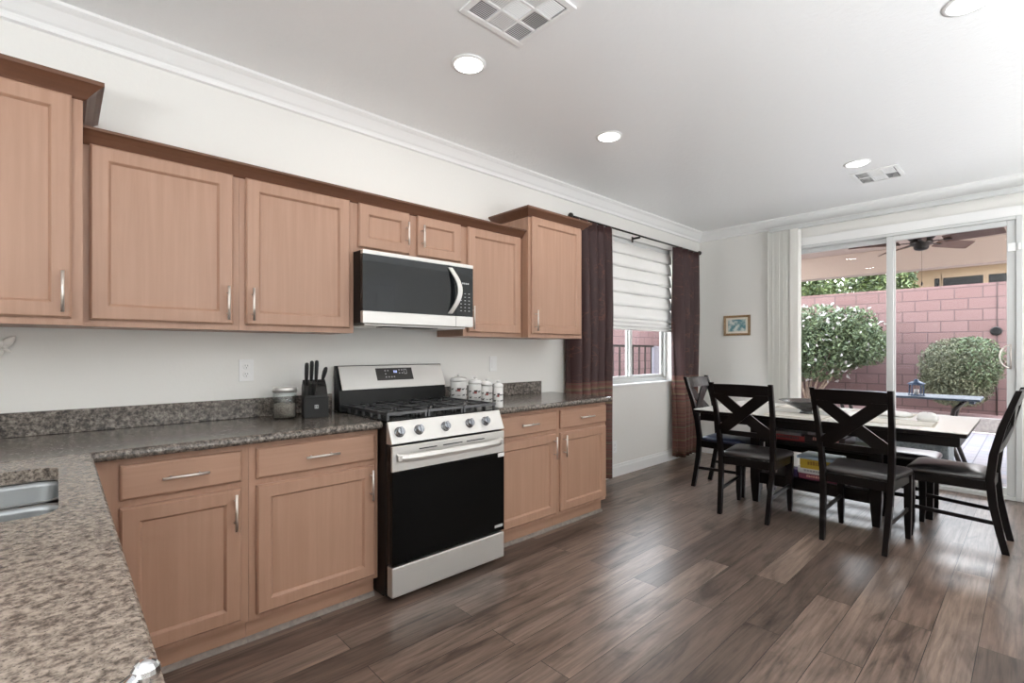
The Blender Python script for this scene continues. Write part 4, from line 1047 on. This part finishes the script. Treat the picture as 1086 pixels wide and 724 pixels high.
def blob(name, label, cat, x, y, pts, h, m, z=0.7602):
    bm = nb(); rs = []
    for s, k in ((1.0, 0.0), (1.03, 0.25), (0.95, 0.6), (0.75, 0.88), (0.4, 1.0), (0.1, 1.02)):
        rs.append([(px * s, py * s, h * k * (0.9 + 0.12 * math.sin(i * 2.1))) for i, (px, py) in enumerate(pts)])
    rings(bm, rs, smooth=True); o = mesh_obj(name, bm, m); o.location = (x, y, z); tag(o, label, cat); return o
circ = lambda a, b, n=16, j=0.0, sd=1: [((a * (1 + j * math.sin(i * 2.7 + sd))) * math.cos(2 * PI * i / n), (b * (1 + j * math.sin(i * 1.9 + sd))) * math.sin(2 * PI * i / n)) for i in range(n)]
blob('napkin', 'domed white folded napkin standing near the table end', 'napkin', 4.72, -2.36, circ(0.05, 0.062), 0.058, M['napkin'])
blob('napkin', 'long flat white napkin heap along the table middle', 'napkin', 4.82, -2.11, circ(0.07, 0.15, j=0.12), 0.038, M['napkin'], 0.7646)
blob('napkin', 'crumpled white napkin seen behind the crossed chair back', 'napkin', 4.62, -1.86, circ(0.07, 0.12, j=0.15, sd=3), 0.035, M['napkin'])
t = thing('fruit_bowl', 'wide shallow dark bowl on the table behind the middle chair', 'bowl', (4.52, -1.62, 0.7602))
bm = nb(); lathe(bm, [(0.055, 0.0), (0.045, 0.012), (0.04, 0.022), (0.11, 0.055), (0.19, 0.098), (0.205, 0.104), (0.19, 0.103), (0.10, 0.062), (0.0, 0.04)], n=40); mesh_obj('bowl', bm, M['bowl'], t)

# ---------------------------------------------------------------- outdoors
GZ = -0.06
def ext(o, label=None, cat=None): return o
o = bx('patio_floor', M['paver'], (XF + 0.13, 11.0, -12, 4.5, GZ - 0.1, GZ)); struct(o)
struct(bx('side_yard_floor', M['curb'], (XW, XF + 0.13, 0.16, 4.5, GZ - 0.1, GZ)))
struct(bx('gravel_bed', M['gravel'], (11.12, 12.1, -12, 4.4, GZ, 0.14)))
struct(bx('garden_curb', M['curb'], (11.0, 11.12, -12, 4.4, GZ, 0.18), bevel=0.01))
struct(bx('back_yard_soil', M['gravel'], (12.3, 40, -25, 25, GZ - 0.1, GZ)))
o = bx('garden_wall', M['block'], (12.1, 12.3, -12.2, 4.62, GZ, 2.487)); tag(o, 'pink concrete block wall across the garden beyond the patio door', 'garden wall', kind='structure')
bm = nb(); box(bm, 12.092, 12.101, -2.46, -2.445, 0.14, 2.487); struct(mesh_obj('wall_joint', bm, mat('joint_dark', (0.045, 0.028, 0.027), 0.9)))
bm = nb(); lathe(bm, [(0.078, 0), (0.078, -0.02), (0.065, -0.03)], (12.099, -2.443, 1.622), 24, axis='x')
o = mesh_obj('wall_plaque', bm, M['black']); tag(o, 'dark oval plaque mounted on the pink block wall', 'plaque')
bm = nb(); tube(bm, [(12.05, -2.452, 0.14), (12.05, -2.452, 1.05)], 0.009, 8)
tag(mesh_obj('garden_stake', bm, M['dark_metal']), 'thin dark stake standing in the gravel below the oval plaque', 'stake')
# side-yard wall + fence seen through the dining window
o = bx('side_wall', M['block'], (XW, 12.0, 4.0, 4.2, GZ, 2.3)); tag(o, 'pink block wall across the side yard beyond the dining window', 'garden wall', kind='structure')
t = thing('iron_fence', 'dark iron picket fence with grey gate beyond the dining window', 'fence', (4.0, 0.72, GZ))
bm = nb(); box(bm, 0.0, 2.05, -0.012, 0.012, 1.385, 1.41); box(bm, 0.0, 2.05, -0.012, 0.012, 0.12, 0.145); mesh_obj('rails', bm, M['dark_metal'], t)
for i in range(14): bm = nb(); xx = 0.06 + i * 0.15; box(bm, xx - 0.008, xx + 0.008, -0.008, 0.008, 0.0, 1.385); mesh_obj('picket', bm, M['dark_metal'], t)
bx('gate_panel', M['gate'], (2.06, 2.75, -0.02, 0.02, 0.05, 1.40), t)

# patio cover
bm = nb(); box(bm, XF + 0.16, 9.25, -7.5, 0.9, 2.78, 2.95); box(bm, 9.0, 9.25, -7.5, 0.9, 2.445, 2.78)
struct(mesh_obj('patio_ceiling', bm, M['stucco']), 'peach stucco patio cover')
struct(bx('patio_column', M['stucco'], (8.95, 9.25, 0.55, 0.9, GZ, 2.445)))
# house body outside so the exterior is closed
struct(bx('roof', M['stucco'], (XW - 0.2, XF + 0.16, YS - 0.2, 0.9, 2.95, 3.1)))

# outdoor ceiling fan
t = thing('ceiling_fan', 'bronze patio ceiling fan with brown blades seen through the door', 'ceiling fan', (7.13, -2.03, 2.78))
bm = nb(); lathe(bm, [(0.07, 0), (0.07, -0.02), (0.025, -0.04), (0.02, -0.16)], n=20); mesh_obj('canopy', bm, M['dark_metal'], t)
bm = nb(); lathe(bm, [(0.06, -0.12), (0.15, -0.13), (0.155, -0.18), (0.11, -0.25), (0.06, -0.26), (0.055, -0.28)], n=28); mesh_obj('housing', bm, M['dark_metal'], t)
bm = nb(); lathe(bm, [(0.10, -0.265), (0.105, -0.285), (0.10, -0.31), (0.07, -0.32), (0.07, -0.345), (0.055, -0.365), (0.02, -0.375)], n=28); mesh_obj('motor_hub', bm, M['dark_metal'], t)
bm = nb(); tube(bm, [(0.04, 0, -0.36), (0.04, 0, -0.72)], 0.0012, 6); lathe(bm, [(0.004, -0.72), (0.010, -0.74), (0.006, -0.77)], (0.04, 0, 0), 8); mesh_obj('pull_chain', bm, M['dark_metal'], t)
for k in range(5):
    a = R(-104 + 72 * k); ca, sa = math.cos(a), math.sin(a)
    bm = nb(); rs = []
    for rr_, w in ((0.20, 0.045), (0.26, 0.058), (0.45, 0.068), (0.62, 0.072), (0.67, 0.065), (0.69, 0.045)):
        P = []
        for sx, dz in ((-1, 0.026), (1, -0.026)):
            P.append((rr_ * ca - sx * w * sa, rr_ * sa + sx * w * ca, -0.285 + dz))
        P += [(P[1][0], P[1][1], P[1][2] + 0.006), (P[0][0], P[0][1], P[0][2] + 0.006)]
        rs.append(P)
    rings(bm, rs); bl = mesh_obj('blade', bm, M['fan_wood'], t)
    bm = nb(); bar(bm, (0.08 * ca, 0.08 * sa, -0.285), (0.27 * ca, 0.27 * sa, -0.29), 0.035, 0.006); mesh_obj('blade_arm', bm, M['dark_metal'], bl)

# foliage helper
def foliage(name, m, centres, n, size, parent=None, seed=1, thick=0.45):
    """leaf cloud: centres = (x, y, z, rx, ry, rz) ellipsoids"""
    rng = np.random.default_rng(seed); vs = []; fs = []
    wts = np.array([c[3] * c[4] * c[5] for c in centres]) ** 0.67; wts /= wts.sum()
    cnt = (wts * n).astype(int); k = 0
    for c, q in zip(centres, cnt):
        d = rng.normal(size=(q, 3)); d /= np.linalg.norm(d, axis=1)[:, None]
        rad = 1 - thick * rng.random(q) ** 1.6; rad *= 1 + 0.09 * np.sin(d[:, 0] * 9 + c[0]) * np.cos(d[:, 2] * 8)
        p = d * rad[:, None] * np.array(c[3:6]) + np.array(c[:3])
        u = rng.normal(size=(q, 3)); u /= np.linalg.norm(u, axis=1)[:, None]
        w = np.cross(u, rng.normal(size=(q, 3))); w /= np.linalg.norm(w, axis=1)[:, None]
        L = size * (0.6 + 0.8 * rng.random(q))[:, None]; nn = np.cross(u, w) * L * 0.18
        a = p - u * L * 0.5; b = p + w * L * 0.24 + nn; e = p + u * L * 0.5; f = p - w * L * 0.24 + nn
        vs.append(np.stack([a, b, e, f], 1).reshape(-1, 3)); idx = np.arange(q) * 4 + k
        fs.append(np.stack([idx, idx + 1, idx + 2, idx + 3], 1)); k += q * 4
    me = bpy.data.meshes.new(name); me.from_pydata(np.concatenate(vs).tolist(), [], np.concatenate(fs).tolist()); me.materials.append(m)
    o = bpy.data.objects.new(name, me); C.objects.link(o)
    if parent: o.parent = parent
    return o
def stems(parent, base, tips, r, m=None):
    bm = nb()
    for tx, ty, tz in tips:
        b = Vector(base); e = Vector((tx, ty, tz)); md = b.lerp(e, 0.5) + Vector((0, 0, 0.08))
        tube(bm, [b, b.lerp(md, 0.5), md, e], [r, r * 0.8, r * 0.6, r * 0.3], 6)
    return mesh_obj('stems', bm, m or M['bark'], parent)
# flowering oleander by the wall
t = thing('flowering_shrub', 'tall green shrub with white flowers in front of the block wall', 'shrub', (11.36, 0.10, 0.14))
foliage('foliage', M['leaf'], [(0, 0.0, 1.30, 0.55, 0.75, 0.78), (-0.05, -0.55, 1.40, 0.45, 0.50, 0.60), (0.0, 0.75, 1.1, 0.5, 0.6, 0.8), (-0.1, -0.85, 1.25, 0.35, 0.32, 0.40)], 17000, 0.075, t, 2, 0.75)
foliage('flowers', M['petal'], [(0, 0.0, 1.30, 0.58, 0.80, 0.82), (-0.05, -0.55, 1.40, 0.48, 0.55, 0.62)], 170, 0.10, t, 3, 0.1)
stems(t, (0, 0.2, 0), [(0, 0, 1.5), (0.05, -0.7, 1.4), (-0.1, 0.6, 1.5), (-0.2, -0.3, 1.2), (0, -0.8, 1.25), (0.1, 0.3, 1.8)], 0.03)
# clipped round bush
t = thing('round_bush', 'rounded clipped grey-green bush in front of the block wall', 'shrub', (11.45, -1.98, 0.14))
foliage('foliage', M['leaf_grey'], [(0, 0, 0.86, 0.48, 0.52, 0.50), (0, 0.0, 0.58, 0.44, 0.48, 0.42)], 17000, 0.045, t, 4, 0.42)
foliage('green_shoots', M['leaf'], [(-0.05, -0.22, 0.92, 0.42, 0.38, 0.46)], 2600, 0.05, t, 9, 0.2)
stems(t, (0, 0, 0), [(0.1 * math.cos(k), 0.32 * math.sin(k * 1.3), 0.8) for k in range(9)], 0.022)
# trees beyond the wall
for k, (x, y, z, rx, ry, rz, lab) in enumerate(((14.2, 1.25, 2.6, 0.9, 1.05, 1.35, 'dark leafy tree over the wall, closest to the blind'),
                                              (16.2, -0.02, 2.75, 0.75, 0.85, 1.45, 'dark leafy tree over the wall beside the neighbouring house'))):
    t = thing('tree', lab, 'tree', (x, y, GZ), group='trees over the block wall')
    foliage('foliage', M['leaf_dark'], [(0, 0, z, rx, ry, rz), (0.1, 0, z - 0.3, rx * 0.6, ry * 0.8, rz * 0.8)], 9000, 0.13, t, 20 + k, 0.6)
    stems(t, (0, 0, 0), [(0, 0, z), (0.2, 0.4, z), (-0.2, -0.4, z)], 0.08)
# neighbour's house
t = thing('neighbour_house', 'tan stucco house with dark strip window above the block wall', 'house', (17.5, -6.5, GZ))
bx('house_wall', M['stucco_tan'], (0.0, 6.0, -6.0, 6.15, 0, 3.62), t)
bm = nb(); prism(bm, [(-0.6, 3.62), (6.5, 3.62), (6.5, 3.85), (3.0, 5.2), (-0.6, 3.80)], 'y', -6.5, 6.5); mesh_obj('roof', bm, noisy('brown_roof_tile', (0.26, 0.16, 0.11), (0.34, 0.22, 0.15), 20), t)
for a, b in ((5.35, 5.46), (4.50, 5.28), (3.55, 4.40)):
    w = bx('window', M['stucco_tan'], (-0.02, 0.0, a - 0.045, b + 0.045, 2.3, 3.40), t); bx('pane', M['far_window'], (-0.03, -0.02, a, b, 2.35, 3.30), w)

# outdoor table with lantern
t = thing('patio_table', 'long blue-grey patio table with dark curved legs outside the door', 'outdoor table', (7.62, -1.95, GZ))
bm = nb()
for i in range(5): box(bm, -0.29 + i * 0.118, -0.29 + i * 0.118 + 0.110, -0.55, 1.0, 0.775, 0.80)
mesh_obj('table_top', bm, M['slate'], t, bevel=0.006)
bm = nb(); box(bm, -0.26, 0.27, -0.50, -0.46, 0.745, 0.7745); box(bm, -0.26, 0.27, 0.90, 0.94, 0.745, 0.7745); mesh_obj('rails', bm, M['slate'], t)
for s, yy in ((1, -0.40), (-1, 0.82)):
    for xx in (-0.2, 0.2):
        bm = nb(); tube(bm, [(xx, yy, 0.745), (xx, yy + s * 0.07, 0.66), (xx, yy + s * 0.10, 0.50), (xx, yy + s * 0.08, 0.25), (xx, yy, 0.0)], 0.022, 8); mesh_obj('leg', bm, M['dark_metal'], t)
t = thing('lantern', 'small dark blue candle lantern standing on the patio table', 'lantern', (7.55, -1.934, GZ + 0.8002), R(20))
t.scale = (1.15, 1.15, 1.0)
bm = nb(); box(bm, -0.058, 0.058, -0.058, 0.058, 0, 0.012); box(bm, -0.052, 0.052, -0.052, 0.052, 0.125, 0.137)
for sx in (-1, 1):
    for sy in (-1, 1): box(bm, sx * 0.048 - 0.005, sx * 0.048 + 0.005, sy * 0.048 - 0.005, sy * 0.048 + 0.005, 0.012, 0.125)
mesh_obj('frame', bm, M['lantern_blue'], t)
bm = nb(); lathe(bm, [(0.082, 0.137), (0.04, 0.165), (0.022, 0.172), (0.022, 0.185), (0.01, 0.195)], n=4); mesh_obj('roof_cap', bm, M['lantern_blue'], t)
bm = nb(); lathe(bm, [(0.022, 0.012), (0.022, 0.07), (0.003, 0.075)], n=14); mesh_obj('candle', bm, M['petal'], t)
bm = nb(); box(bm, -0.045, 0.045, -0.0455, -0.0445, 0.012, 0.125); box(bm, -0.0455, -0.0445, -0.045, 0.045, 0.012, 0.125); mesh_obj('glass_pane', bm, M['pane'], t)
# storage chest
t = thing('storage_chest', 'weathered grey storage chest on the patio just outside the door', 'chest', (6.95, -1.75, GZ), 0)
bx('chest_body', noisy('weathered_grey', (0.07, 0.08, 0.085), (0.13, 0.14, 0.145), 30), (-0.25, 0.25, -0.55, 0.55, 0, 0.38), t, bevel=0.01)
bx('chest_lid', M['slate'], (-0.27, 0.27, -0.57, 0.57, 0.381, 0.42), t, bevel=0.01)
